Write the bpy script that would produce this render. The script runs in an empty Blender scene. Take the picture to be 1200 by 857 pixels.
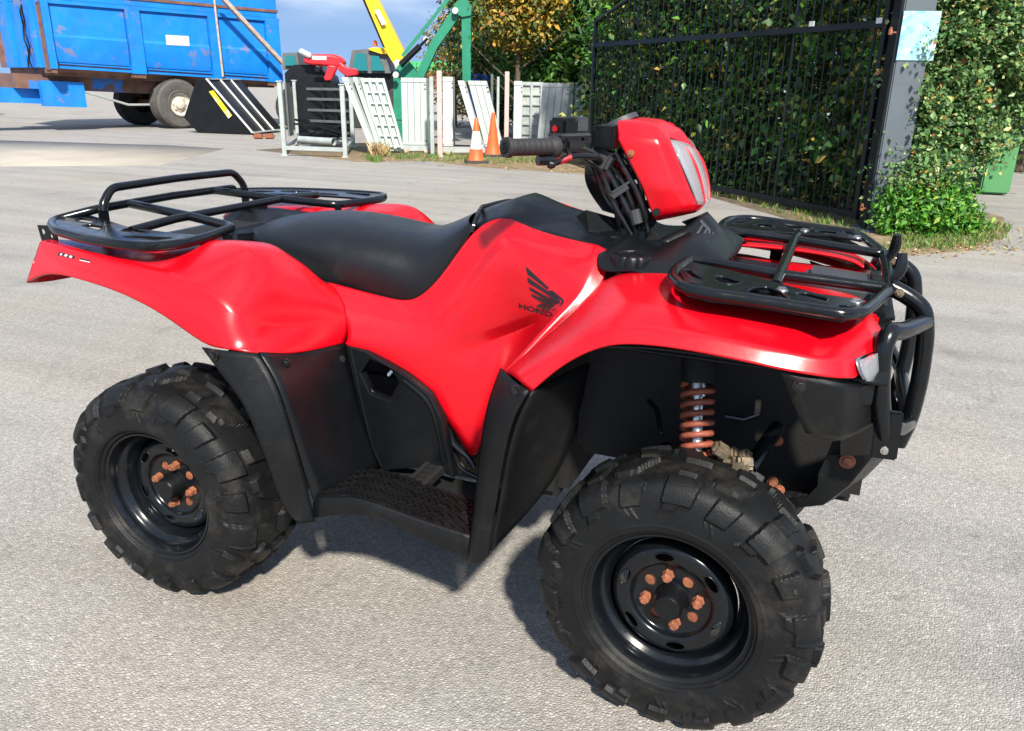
import bpy, bmesh, math, random
import numpy as np
from mathutils import Vector, Matrix
from mathutils.bvhtree import BVHTree
R = math.radians
SC = bpy.context.scene
C = SC.collection
random.seed(7); RNG = np.random.default_rng(11)

# ------------------------------------------------------------------ camera
FPX = 927.3                                   # focal length in pixels of a 1200 x 857 frame
TILT, ROLL, HEAD = R(19.51), R(1.05), R(22.09)
CAM = Vector((1.498, -1.880, 1.290))
_F = Vector((-math.sin(HEAD)*math.cos(TILT), math.cos(HEAD)*math.cos(TILT), -math.sin(TILT)))
_R0 = Vector((math.cos(HEAD), math.sin(HEAD), 0)); _U0 = _R0.cross(_F)
_R = _R0*math.cos(ROLL) + _U0*math.sin(ROLL); _U = -_R0*math.sin(ROLL) + _U0*math.cos(ROLL)
cd = bpy.data.cameras.new('camera'); cam = bpy.data.objects.new('camera', cd); C.objects.link(cam)
cd.sensor_width = 36; cd.lens = 36*FPX/1200; cd.clip_start = .05; cd.clip_end = 5000
m = Matrix.Identity(4)
for i in range(3):
    m[i][0], m[i][1], m[i][2], m[i][3] = _R[i], _U[i], -_F[i], CAM[i]
cam.matrix_world = m
SC.camera = cam
SC.render.resolution_x, SC.render.resolution_y = 1024, 731

# ------------------------------------------------------------------ light
SUN_AZ = Vector((0.57, -0.82, 0)).normalized(); SUN_EL = R(43)
w = bpy.data.worlds.new('World'); SC.world = w; w.use_nodes = True
nt = w.node_tree; nd = nt.nodes; lk = nt.links
bg = nd['Background']; bg.inputs['Strength'].default_value = 0.12
sky = nd.new('ShaderNodeTexSky'); sky.sky_type = 'NISHITA'; sky.sun_disc = False
sky.sun_elevation = SUN_EL; sky.sun_rotation = math.atan2(SUN_AZ.x, SUN_AZ.y)
sky.air_density = 1.15; sky.dust_density = 0.0; sky.ozone_density = 1.6
tc = nd.new('ShaderNodeTexCoord'); mp = nd.new('ShaderNodeMapping'); mp.inputs['Scale'].default_value = (1.3, 1.3, 5.5)
mp.inputs['Location'].default_value = (0.35, 0.1, 0.12)
nz = nd.new('ShaderNodeTexNoise'); nz.inputs['Scale'].default_value = 2.2; nz.inputs['Detail'].default_value = 8; nz.inputs['Roughness'].default_value = .55
cr = nd.new('ShaderNodeValToRGB'); cr.color_ramp.elements[0].position = .47; cr.color_ramp.elements[1].position = .66
mx = nd.new('ShaderNodeMix'); mx.data_type = 'RGBA'
mx.inputs[7].default_value = (7.2, 7.6, 8.2, 1)
va = nd.new('ShaderNodeVectorMath'); va.operation = 'ADD'; va.inputs[1].default_value = (0, 0, .42)   # deep blue down to the skyline, as after rain
vn = nd.new('ShaderNodeVectorMath'); vn.operation = 'NORMALIZE'
lk.new(tc.outputs['Generated'], va.inputs[0]); lk.new(va.outputs[0], vn.inputs[0]); lk.new(vn.outputs[0], sky.inputs['Vector'])
lk.new(tc.outputs['Generated'], mp.inputs['Vector']); lk.new(mp.outputs[0], nz.inputs['Vector'])
sx = nd.new('ShaderNodeSeparateXYZ'); lk.new(tc.outputs['Generated'], sx.inputs[0])      # cloud deck starts a little above the skyline
zr = nd.new('ShaderNodeMapRange'); zr.interpolation_type = 'SMOOTHSTEP'; zr.inputs[1].default_value = .05; zr.inputs[2].default_value = .13; lk.new(sx.outputs['Z'], zr.inputs[0])
mu = nd.new('ShaderNodeMath'); mu.operation = 'MULTIPLY'; lk.new(cr.outputs[0], mu.inputs[0]); lk.new(zr.outputs[0], mu.inputs[1])
lk.new(nz.outputs['Fac'], cr.inputs['Fac']); lk.new(mu.outputs[0], mx.inputs[0]); lk.new(sky.outputs[0], mx.inputs[6])
lk.new(mx.outputs[2], bg.inputs['Color'])
sl = bpy.data.lights.new('sun', 'SUN'); sl.energy = 4.8; sl.angle = R(3.0); sl.color = (1, .93, .82)
so = bpy.data.objects.new('sun', sl); C.objects.link(so)
sd = SUN_AZ*math.cos(SUN_EL) + Vector((0, 0, math.sin(SUN_EL)))
so.rotation_euler = sd.to_track_quat('Z', 'Y').to_euler()
vs = SC.view_settings; vs.view_transform = 'Standard'; vs.look = 'None'; vs.gamma = 1; vs.use_curve_mapping = False
vs.exposure = 0.80

# ------------------------------------------------------------------ pixel helpers (photo measurements -> metres)
def ray(px, py): return _F + _R*((px-600)/FPX) + _U*((428.5-py)/FPX)
def at(px, py, Y):
    d = ray(px, py); return CAM + d*((Y-CAM.y)/d.y)
def atz(px, py, Z):
    d = ray(px, py); return CAM + d*((Z-CAM.z)/d.z)
def atx(px, py, X):
    d = ray(px, py); return CAM + d*((X-CAM.x)/d.x)
def gp(px, py): return atz(px, py, 0)
def pr(P):
    d = Vector(P)-CAM; z = d.dot(_F); return 600+FPX*d.dot(_R)/z, 428.5-FPX*d.dot(_U)/z
def up(p, py):
    lo, hi = -1, 30
    for _ in range(50):
        q = (lo+hi)/2
        if pr((p[0], p[1], q))[1] > py: lo = q
        else: hi = q
    return lo
def pts(*a): return [at(*q) for q in a]

# ------------------------------------------------------------------ materials
def mat(name, col, rough=.5, metal=0, bump=0, bscale=60, var=0, vscale=8, spots=None, spec=.5, coat=0, rvar=0, island=None, trans=0, emis=None):
    M = bpy.data.materials.new(name); M.use_nodes = True
    n = M.node_tree.nodes; l = M.node_tree.links; b = n['Principled BSDF']
    b.inputs['Base Color'].default_value = (*col, 1); b.inputs['Roughness'].default_value = rough; b.inputs['Metallic'].default_value = metal
    b.inputs['Specular IOR Level'].default_value = spec; b.inputs['Coat Weight'].default_value = coat; b.inputs['Coat Roughness'].default_value = .08
    tc = n.new('ShaderNodeTexCoord')
    src = None
    def noise(sc, det=5, ro=.6):
        z = n.new('ShaderNodeTexNoise'); z.inputs['Scale'].default_value = sc; z.inputs['Detail'].default_value = det; z.inputs['Roughness'].default_value = ro
        l.new(tc.outputs['Object'], z.inputs['Vector']); return z.outputs['Fac']
    def ramp(fac, a, c0, bb, c1):
        r = n.new('ShaderNodeValToRGB'); e = r.color_ramp.elements; e[0].position = a; e[0].color = (*c0, 1); e[1].position = bb; e[1].color = (*c1, 1)
        l.new(fac, r.inputs['Fac']); return r
    if island:
        g = n.new('ShaderNodeNewGeometry'); r = n.new('ShaderNodeValToRGB'); e = r.color_ramp.elements
        while len(e) < len(island): e.new(.5)
        for k, (p, c) in enumerate(island): e[k].position = p; e[k].color = (*c, 1)
        l.new(g.outputs['Random Per Island'], r.inputs['Fac']); src = r.outputs[0]
    elif var:
        r = ramp(noise(vscale), .3, tuple(x*(1-var) for x in col), .7, tuple(min(1, x*(1+var)) for x in col)); src = r.outputs[0]
    for sp in (spots or []):            # (colour, scale, threshold, softness, strength)
        c2, sc, th, so_, st = sp
        r = ramp(noise(sc, 8, .65), th, (0, 0, 0), th+so_, (st, st, st))
        k = n.new('ShaderNodeMix'); k.data_type = 'RGBA'; k.inputs[7].default_value = (*c2, 1)
        l.new(r.outputs[0], k.inputs[0])
        if src: l.new(src, k.inputs[6])
        else: k.inputs[6].default_value = (*col, 1)
        src = k.outputs[2]
    if src: l.new(src, b.inputs['Base Color'])
    if rvar:
        r = n.new('ShaderNodeMapRange'); r.inputs[1].default_value = .3; r.inputs[2].default_value = .7; r.inputs[3].default_value = max(.02, rough-rvar); r.inputs[4].default_value = min(1, rough+rvar)
        l.new(noise(vscale*2.3, 8, .7), r.inputs[0]); l.new(r.outputs[0], b.inputs['Roughness'])
    if bump:
        bn = n.new('ShaderNodeBump'); bn.inputs['Strength'].default_value = bump; bn.inputs['Distance'].default_value = .01
        l.new(noise(bscale, 6, .6), bn.inputs['Height']); l.new(bn.outputs[0], b.inputs['Normal'])
    if trans:
        tl = n.new('ShaderNodeBsdfTranslucent'); ms = n.new('ShaderNodeMixShader'); ms.inputs[0].default_value = trans
        if src: l.new(src, tl.inputs['Color'])
        else: tl.inputs['Color'].default_value = (*col, 1)
        l.new(b.outputs[0], ms.inputs[1]); l.new(tl.outputs[0], ms.inputs[2]); l.new(ms.outputs[0], n['Material Output'].inputs[0])
    return M
def glass_mat(name, col, rough=.05, alpha=.25):
    M = mat(name, col, rough, spec=.8); b = M.node_tree.nodes['Principled BSDF']
    b.inputs['Alpha'].default_value = alpha; return M

MT = {}
MT['red'] = mat('red_plastic', (.50, .0015, .008), .27, var=.08, vscale=3, rvar=.07, bump=.015, bscale=35, spots=[((.34, .06, .05), 26, .66, .14, .35), ((.30, .14, .12), 90, .72, .04, .6), ((.30, .001, .006), 5, .52, .2, .5)])
MT['blackp'] = mat('black_plastic', (.0042, .005, .006), .34, spec=.27, bump=.10, bscale=420, var=.25, vscale=9, rvar=.10, spots=[((.035, .034, .032), 18, .66, .2, .35)])
MT['blackm'] = mat('dusty_black_plastic', (.0045, .005, .0055), .44, spec=.24, bump=.16, bscale=350, var=.3, vscale=12, rvar=.1, spots=[((.045, .04, .032), 9, .55, .3, .5), ((.11, .095, .075), 55, .68, .08, .5)])
MT['seat'] = mat('black_vinyl', (.0036, .0048, .0062), .33, spec=.45, bump=.22, bscale=520, var=.2, vscale=6, rvar=.06, spots=[((.022, .022, .022), 14, .62, .25, .35)])
MT['rack'] = mat('black_painted_steel', (.004, .0052, .0065), .21, spec=.36, var=.3, vscale=14, rvar=.08, bump=.03, bscale=160, spots=[((.13, .055, .028), 42, .72, .05, .7), ((.05, .05, .05), 22, .64, .15, .35)])
MT['rubber'] = mat('tyre_rubber', (.0058, .0064, .007), .50, spec=.22, bump=.18, bscale=240, var=.3, vscale=10, rvar=.12, spots=[((.065, .056, .045), 8, .52, .25, .6), ((.11, .10, .085), 60, .67, .1, .35)])
MT['rim'] = mat('black_wheel_paint', (.004, .0052, .0068), .20, spec=.38, var=.2, vscale=14, rvar=.08, spots=[((.20, .08, .035), 34, .70, .06, .6)])
MT['rust'] = mat('rusty_steel', (.24, .080, .036), .75, bump=.3, bscale=220, var=.45, vscale=60, spots=[((.12, .04, .02), 90, .6, .1, .7)])
MT['rustspring'] = mat('rusty_red_spring', (.25, .065, .035), .55, bump=.15, bscale=180, var=.3, vscale=50, spots=[((.12, .03, .02), 60, .6, .1, .7)])
MT['steel'] = mat('bare_steel', (.60, .58, .54), .32, metal=1, var=.2, vscale=40, rvar=.12)
MT['dirtyalu'] = mat('dirty_casting', (.16, .125, .085), .6, metal=.4, var=.4, vscale=60, bump=.3, bscale=150)
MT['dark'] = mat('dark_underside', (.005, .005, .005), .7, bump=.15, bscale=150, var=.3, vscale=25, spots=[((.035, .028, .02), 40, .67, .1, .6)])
MT['decal'] = mat('black_decal', (.010, .006, .008), .35)
MT['decalw'] = mat('white_decal', (.70, .68, .66), .45, var=.15, vscale=60)
MT['lens'] = glass_mat('headlight_lens', (.45, .46, .48), .04, .30)
MT['chrome'] = mat('reflector', (.42, .42, .44), .2, metal=1)
MT['redrubber'] = mat('red_lever_sleeve', (.30, .008, .012), .5)
MT['black'] = mat('gloss_black', (.008, .008, .009), .18, rvar=.06)
MT['grip'] = mat('grip_rubber', (.017, .0165, .017), .65, bump=.12, bscale=260, var=.2, vscale=30)
MT['greyplate'] = mat('grey_worn_plastic', (.035, .038, .042), .5, bump=.1, bscale=260, var=.2, vscale=20, spots=[((.18, .18, .18), 50, .64, .1, .5)])
# ------------------------------------------------------------------ mesh helpers
def cat(P, n, closed=False):
    """Catmull-Rom through P, n samples per span"""
    P = [Vector(p) for p in P]; N = len(P); out = []
    for i in range(N if closed else N-1):
        if closed: a, b, c, d = P[(i-1) % N], P[i], P[(i+1) % N], P[(i+2) % N]
        else:
            b, c = P[i], P[i+1]; a = P[i-1] if i else b*2-c; d = P[i+2] if i+2 < N else c*2-b
        for k in range(n):
            t = k/n
            out.append(.5*((2*b)+(c-a)*t+(2*a-5*b+4*c-d)*t*t+(3*b-a-3*c+d)*t*t*t))
    if not closed: out.append(P[-1].copy())
    return out
def fillet(P, rad, n=4, closed=False):
    """polyline with rounded corners"""
    P = [Vector(p) for p in P]; N = len(P); out = []
    for i in range(N):
        if not closed and i in (0, N-1): out.append(P[i]); continue
        a, b, c = P[i-1], P[i], P[(i+1) % N]
        r = min(rad, (a-b).length*.45, (c-b).length*.45)
        p, q = b+(a-b).normalized()*r, b+(c-b).normalized()*r
        for k in range(n+1):
            t = k/n; out.append(p*(1-t)**2+b*2*t*(1-t)+q*t*t)
    return out
class MB:
    def __init__(s): s.v = []; s.f = []
    def add(s, vs, fs):
        o = len(s.v); s.v += [tuple(x) for x in vs]; s.f += [tuple(i+o for i in f) for f in fs]; return s
    def box(s, c, d, rot=None, bev=0):
        hx, hy, hz = d[0]/2, d[1]/2, d[2]/2; c = Vector(c)
        if bev:
            b = bev; vs = []; 
            bm = bmesh.new(); bmesh.ops.create_cube(bm, size=1)
            for v in bm.verts: v.co = Vector((v.co.x*d[0], v.co.y*d[1], v.co.z*d[2]))
            bmesh.ops.bevel(bm, geom=list(bm.edges), offset=b, segments=2, affect='EDGES')
            bm.verts.index_update()
            vs = [v.co.copy() for v in bm.verts]; fs = [[v.index for v in f.verts] for f in bm.faces]; bm.free()
        else:
            vs = [Vector((x, y, z)) for x in (-hx, hx) for y in (-hy, hy) for z in (-hz, hz)]
            fs = [(0, 1, 3, 2), (4, 6, 7, 5), (0, 4, 5, 1), (2, 3, 7, 6), (0, 2, 6, 4), (1, 5, 7, 3)]
        if rot is not None: vs = [rot @ v for v in vs]
        return s.add([c+v for v in vs], fs)
    def beam(s, a, b, wd, ht, upv=(0, 0, 1), bev=0):
        a, b = Vector(a), Vector(b); d = (b-a); L = d.length; d.normalize(); u = Vector(upv)
        sd = d.cross(u)
        if sd.length < 1e-4: sd = d.cross(Vector((1, 0, 0)))
        sd.normalize(); u = sd.cross(d)
        return s.box((a+b)/2, (L, wd, ht), Matrix((d, sd, u)).transposed(), bev)
    def tube(s, P, r, n=10, closed=False, cap=True):
        P = [Vector(p) for p in P]; N = len(P); rr = r if isinstance(r, (list, tuple)) else [r]*N
        T = []
        for i in range(N):
            if closed: t = P[(i+1) % N]-P[i-1]
            else: t = P[min(i+1, N-1)]-P[max(i-1, 0)]
            T.append(t.normalized())
        a = T[0].orthogonal().normalized(); vs = []
        for i in range(N):
            a = (a-T[i]*a.dot(T[i]))
            a = a.normalized() if a.length > 1e-6 else T[i].orthogonal().normalized()
            b = T[i].cross(a)
            vs += [P[i]+(a*math.cos(2*math.pi*k/n)+b*math.sin(2*math.pi*k/n))*rr[i] for k in range(n)]
        fs = []
        for i in range(N if closed else N-1):
            j = (i+1) % N
            fs += [(i*n+k, i*n+(k+1) % n, j*n+(k+1) % n, j*n+k) for k in range(n)]
        if cap and not closed: fs += [tuple(range(n-1, -1, -1)), tuple((N-1)*n+k for k in range(n))]
        return s.add(vs, fs)
    def lathe(s, prof, org=(0, 0, 0), axis=(0, -1, 0), n=48, cap=False):
        """prof: (distance along axis, radius)"""
        ax = Vector(axis).normalized(); a = ax.orthogonal().normalized(); b = ax.cross(a); org = Vector(org); vs = []
        for (h, r) in prof: vs += [org+ax*h+(a*math.cos(2*math.pi*k/n)+b*math.sin(2*math.pi*k/n))*r for k in range(n)]
        fs = []
        for i in range(len(prof)-1): fs += [(i*n+k, (i+1)*n+k, (i+1)*n+(k+1) % n, i*n+(k+1) % n) for k in range(n)]
        if cap: fs += [tuple(range(n)), tuple((len(prof)-1)*n+k for k in range(n-1, -1, -1))]
        return s.add(vs, fs)
    def prism(s, poly, d):
        """planar polygon (3D points) extruded by vector d"""
        poly = [Vector(p) for p in poly]; d = Vector(d); n = len(poly)
        return s.add(poly+[p+d for p in poly], [tuple(range(n-1, -1, -1)), tuple(range(n, 2*n))]+[(k, (k+1) % n, n+(k+1) % n, n+k) for k in range(n)])
    def grid(s, rows):
        m_, n = len(rows), len(rows[0])
        return s.add([p for r in rows for p in r], [(i*n+k, i*n+k+1, (i+1)*n+k+1, (i+1)*n+k) for i in range(m_-1) for k in range(n-1)])
    def build(s, name, material, parent=None, angle=35, mirror=False):
        vs = [(x, -y, z) for x, y, z in s.v] if mirror else s.v
        fs = [tuple(reversed(f)) for f in s.f] if mirror else s.f
        me = bpy.data.meshes.new(name); me.from_pydata(vs, [], fs)
        return link(name, me, material, parent, angle)
def link(name, me, material, parent=None, angle=35, fixn=True):
    if fixn:
        bm = bmesh.new(); bm.from_mesh(me); bmesh.ops.recalc_face_normals(bm, faces=list(bm.faces)); bm.to_mesh(me); bm.free()
    me.polygons.foreach_set('use_smooth', [True]*len(me.polygons))
    if angle and angle < 180: me.set_sharp_from_angle(angle=R(angle))
    me.update()
    if material: me.materials.append(MT[material] if isinstance(material, str) else material)
    o = bpy.data.objects.new(name, me); C.objects.link(o)
    if parent: o.parent = parent
    return o
def both(mb, name, material, parent, angle=35):
    return mb.build(name, material, parent, angle), mb.build(name, material, parent, angle, True)
def panel(name, rows, material, parent, thick=.005, creases=None, lev=2, mirror=False, edgecrease=0, angle=40):
    """control grid -> subdivided sheet with thickness; creases: {(row, c0, c1): weight}"""
    if mirror: rows = [[Vector((p.x, -p.y, p.z)) for p in r] for r in rows]
    m_, n = len(rows), len(rows[0])
    fs = [(i*n+k, i*n+k+1, (i+1)*n+k+1, (i+1)*n+k) for i in range(m_-1) for k in range(n-1)]
    if mirror: fs = [tuple(reversed(f)) for f in fs]
    me = bpy.data.meshes.new(name); me.from_pydata([tuple(p) for r in rows for p in r], [], fs)
    if creases:
        cl = me.attributes.new('crease_edge', 'FLOAT', 'EDGE'); ix = {tuple(sorted(e.vertices)): e.index for e in me.edges}
        for (kind, i, a, b), wgt in creases.items():
            for k in range(a, b):
                e = (i*n+k, i*n+k+1) if kind == 'r' else (k*n+i, (k+1)*n+i)
                cl.data[ix[tuple(sorted(e))]].value = wgt
    o = link(name, me, material, parent, 0, fixn=False)
    s1 = o.modifiers.new('s', 'SUBSURF'); s1.levels = s1.render_levels = lev; s1.boundary_smooth = 'PRESERVE_CORNERS'
    if thick:
        s2 = o.modifiers.new('t', 'SOLIDIFY'); s2.thickness = thick; s2.offset = -1
    return o
def fill2d(outer, holes=(), thick=.004, bev=.0):
    """flat plate in XY with holes -> (verts, faces), built from a filled 2-D curve"""
    cu = bpy.data.curves.new('tmp', 'CURVE'); cu.dimensions = '2D'; cu.fill_mode = 'BOTH'; cu.extrude = thick/2; cu.bevel_depth = bev; cu.bevel_resolution = 1
    for P in [outer]+list(holes):
        sp = cu.splines.new('POLY'); sp.points.add(len(P)-1); sp.use_cyclic_u = True
        for k, p in enumerate(P): sp.points[k].co = (p[0], p[1], 0, 1)
    return eval_curve(cu)
def eval_curve(cu):
    o = bpy.data.objects.new('tmp', cu); C.objects.link(o)
    dg = bpy.context.evaluated_depsgraph_get(); e = o.evaluated_get(dg); me = e.to_mesh()
    vs = [v.co.copy() for v in me.vertices]; fs = [tuple(p.vertices) for p in me.polygons]
    e.to_mesh_clear(); bpy.data.objects.remove(o); bpy.data.curves.remove(cu)
    return vs, fs
def text_mesh(txt, ext=.0, bold=0):
    cu = bpy.data.curves.new('tmp', 'FONT'); cu.body = txt; cu.size = 1; cu.extrude = ext; cu.offset = bold
    return eval_curve(cu)
def empty(name, loc=(0, 0, 0), rz=0, label=None, cat_=None, group=None, rx=0, ry=0):
    o = bpy.data.objects.new(name, None); C.objects.link(o); o.empty_display_size = .2
    o.location = loc; o.rotation_euler = (rx, ry, rz)
    if label: tag(o, label, cat_, group)
    return o
def tag(o, label=None, cat_=None, group=None, kind=None):
    if label: o['label'] = label
    if cat_: o['category'] = cat_
    if group: o['group'] = group
    if kind: o['kind'] = kind
    return o
def copy_tree(o, parent=None):
    c = o.copy(); C.objects.link(c); c.parent = parent
    for ch in list(o.children): copy_tree(ch, c)
    return c
def bolt(parent, p, n, r=.008, h=.005, material='black', name='bolt'):
    n = Vector(n).normalized(); b = MB(); b.lathe([(-.004, r*1.5), (0, r*1.5), (.001, r*1.45)], p, n, 14, True)
    b.lathe([(.0, r), (h, r), (h+.0008, r*.85)], p, n, 6, True)
    return b.build(name, material, parent, 30)
# ------------------------------------------------------------------ ground
def ground_mat():
    M = bpy.data.materials.new('worn_tarmac'); M.use_nodes = True; n = M.node_tree.nodes; l = M.node_tree.links; b = n['Principled BSDF']
    tc = n.new('ShaderNodeTexCoord'); b.inputs['Roughness'].default_value = .85; b.inputs['Specular IOR Level'].default_value = .3
    def noise(sc, det=4, ro=.6, dist=0):
        z = n.new('ShaderNodeTexNoise'); z.inputs['Scale'].default_value = sc; z.inputs['Detail'].default_value = det; z.inputs['Roughness'].default_value = ro; z.inputs['Distortion'].default_value = dist
        l.new(tc.outputs['Object'], z.inputs['Vector']); return z.outputs['Fac']
    def ramp(f, *st):
        r = n.new('ShaderNodeValToRGB'); e = r.color_ramp.elements
        while len(e) < len(st): e.new(.5)
        for k, (p, c) in enumerate(st): e[k].position = p; e[k].color = (*c, 1) if not isinstance(c, (int, float)) else (c, c, c, 1)
        l.new(f, r.inputs['Fac']); return r.outputs[0]
    def mix(a, c, f, mode='MIX'):
        k = n.new('ShaderNodeMix'); k.data_type = 'RGBA'; k.blend_type = mode
        for i, v in ((0, f), (6, a), (7, c)):
            if hasattr(v, 'links') or hasattr(v, 'is_output'): l.new(v, k.inputs[i])
            else: k.inputs[i].default_value = v if i == 0 else (*v, 1)
        return k.outputs[2]
    vo = n.new('ShaderNodeTexVoronoi'); vo.inputs['Scale'].default_value = 125; l.new(tc.outputs['Object'], vo.inputs['Vector'])
    ve = n.new('ShaderNodeTexVoronoi'); ve.feature = 'DISTANCE_TO_EDGE'; ve.inputs['Scale'].default_value = 125; l.new(tc.outputs['Object'], ve.inputs['Vector'])
    stone = ramp(vo.outputs['Color'], (0, (.165, .161, .153)), (.3, (.262, .254, .240)), (.7, (.365, .351, .330)), (1, (.54, .523, .495)))
    edge = ramp(ve.outputs['Distance'], (.0, .45), (.14, 1.0))
    c = mix(stone, edge, .85, 'MULTIPLY')
    c = mix(c, (.375, .352, .318), .48)
    big = ramp(noise(.55, 5, .55), (.28, (.78, .78, .80)), (.5, (1, 1, 1)), (.72, (1.0, .94, .86)))
    c = mix(c, big, .8, 'MULTIPLY')
    st = ramp(noise(2.6, 6, .6, .6), (.56, 1.0), (.72, .74)); c = mix(c, st, .8, 'MULTIPLY')
    fine = ramp(noise(55, 5, .7), (.32, .72), (.62, 1.12)); c = mix(c, fine, .8, 'MULTIPLY')
    # cracks and long drag marks
    wz_ = n.new('ShaderNodeMix'); wz_.data_type = 'RGBA'; wz_.inputs[0].default_value = .22; l.new(tc.outputs['Object'], wz_.inputs[6])
    z3_ = n.new('ShaderNodeTexNoise'); z3_.inputs['Scale'].default_value = 1.4; z3_.inputs['Detail'].default_value = 6; l.new(tc.outputs['Object'], z3_.inputs['Vector']); l.new(z3_.outputs['Color'], wz_.inputs[7])
    vc = n.new('ShaderNodeTexVoronoi'); vc.feature = 'DISTANCE_TO_EDGE'; vc.inputs['Scale'].default_value = .55; l.new(wz_.outputs[2], vc.inputs['Vector'])
    ck = ramp(vc.outputs['Distance'], (0, .70), (.005, 1.0)); c = mix(c, ck, ramp(noise(.8, 3), (.52, 0.0), (.66, .5)), 'MULTIPLY')
    mpn = n.new('ShaderNodeMapping'); mpn.inputs['Scale'].default_value = (.25, 3.2, 1); mpn.inputs['Rotation'].default_value = (0, 0, .5); l.new(tc.outputs['Object'], mpn.inputs[0])
    dz = n.new('ShaderNodeTexNoise'); dz.inputs['Scale'].default_value = 1.0; dz.inputs['Detail'].default_value = 5; l.new(mpn.outputs[0], dz.inputs['Vector'])
    c = mix(c, ramp(dz.outputs['Fac'], (.35, .84), (.55, 1.0), (.7, 1.08)), .9, 'MULTIPLY')
    c = mix(c, ramp(noise(7, 4, .5), (.68, 1.0), (.76, .62)), .6, 'MULTIPLY')
    l.new(c, b.inputs['Base Color'])
    hgt = n.new('ShaderNodeMath'); hgt.operation = 'ADD'; l.new(ramp(ve.outputs['Distance'], (0, 0.0), (.35, 1.0)), hgt.inputs[0]); l.new(noise(26, 4, .6), hgt.inputs[1])
    bn = n.new('ShaderNodeBump'); bn.inputs['Strength'].default_value = .5; bn.inputs['Distance'].default_value = .006; l.new(hgt.outputs[0], bn.inputs['Height']); l.new(bn.outputs[0], b.inputs['Normal'])
    return M
MT['tarmac'] = ground_mat()
b = MB(); b.add([(-1500, -1500, 0), (1500, -1500, 0), (1500, 1500, 0), (-1500, 1500, 0)], [(0, 1, 2, 3)]); tag(b.build('ground', 'tarmac', None, 0), kind='structure')
# ================================================================== the quad bike
QB = empty('quad_bike', (0, 0, 0), 0, 'red quad bike with black seat, racks and knobbly tyres in the foreground', 'quad bike')

# ---------------------------------------------------------------- wheels
def sm(e0, e1, x):
    t = np.clip((x-e0)/(e1-e0), 0, 1); return t*t*(3-2*t)
def tyre_mesh(name, Rb, w, lug, N, NT=840):
    half = cat([(0, Rb, 0), (.5*w, Rb-.003, 0), (.80*w, Rb-.014, 0), (.94*w, Rb-.040, 0), (1.0*w, Rb-.078, 0), (.985*w, Rb-.105, 0), (.90*w, .176, 0), (.82*w, .166, 0), (.76*w, .160, 0)], 8)
    half = [(p.x, p.y) for p in half]
    prof = [(-y, r) for y, r in reversed(half[1:])]+half
    prof = np.array(prof); n = len(prof); mid = len(half)-1
    seg = np.hypot(*np.diff(prof, axis=0).T); s = np.concatenate([[0], np.cumsum(seg)]); s -= s[mid]
    tn = np.gradient(prof, axis=0); nrm = np.stack([-tn[:, 1], tn[:, 0]], 1); nrm /= np.linalg.norm(nrm, axis=1)[:, None]
    if nrm[mid, 1] < 0: nrm = -nrm
    L0 = s[mid+24]                          # arc length to the shoulder
    th = np.linspace(0, 2*np.pi, NT, endpoint=False); A, S = np.meshgrid(th, s, indexing='ij')
    pitch = 2*np.pi*Rb/N; v = S/L0; H = np.zeros_like(A)
    for side, off in ((1, 0), (-1, .5)):
        vv = v*side
        u = (A*Rb/pitch+off) % 1.0; wv = .0022/pitch
        def bar(u0, slope, half_t, va, vb, hgt):
            d = np.abs((u-u0-slope*(vv-va)+.5) % 1-.5)
            return hgt*(1-sm(half_t-wv, half_t+wv, d))*sm(va-.018, va+.018, vv)*(1-sm(vb-.02, vb+.02, vv))
        cell = np.floor(A*Rb/pitch+off); wear = .80+.20*np.sin(cell*2.4+side)
        H = np.maximum(H, bar(.06, .42, .135, .04, .46, lug)*wear)
        H = np.maximum(H, bar(.30, -.25, .080, .30, .52, lug)*wear)
        H = np.maximum(H, bar(.60, .10, .165, .56, 1.03, lug)*wear)
        H = np.maximum(H, bar(.66, .55, .085, .98, 1.16, lug*.6)*wear)
        H = np.maximum(H, bar(.12, .16, .125, .70, 1.09, lug*.9)*wear)
        H = np.maximum(H, bar(.58, .12, .095, .10, .42, lug*.85)*wear)
        H = np.maximum(H, bar(.22, -.40, .014, 1.12, 1.34, lug*.22))
        H = np.maximum(H, bar(.30, -.40, .012, 1.12, 1.28, lug*.20))
        H = np.maximum(H, bar(.80, .60, .016, 1.10, 1.22, lug*.25))
    H += .0022*np.exp(-((np.abs(S)-(s[-1]-.020))/.003)**2)+.0016*np.exp(-((np.abs(S)-(s[-1]-.045))/.002)**2)
    Y = prof[None, :, 0]+nrm[None, :, 0]*H; Rr = prof[None, :, 1]+nrm[None, :, 1]*H
    X = Rr*np.cos(A); Z = Rr*np.sin(A)
    flat = -.2945; k = Z < flat
    Y = np.where(k, Y*(1+.35*(flat-Z)/w), Y); Z = np.where(k, flat+(Z-flat)*.05, Z)
    V = np.stack([X, Y, Z], 2).reshape(-1, 3)
    I = np.arange(NT)[:, None]*n+np.arange(n-1)[None, :]; J = ((np.arange(NT)+1) % NT)[:, None]*n+np.arange(n-1)[None, :]
    F = np.stack([I, I+1, J+1, J], 2).reshape(-1, 4)
    me = bpy.data.meshes.new(name); me.from_pydata(V.tolist(), [], F.tolist())
    return me
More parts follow.
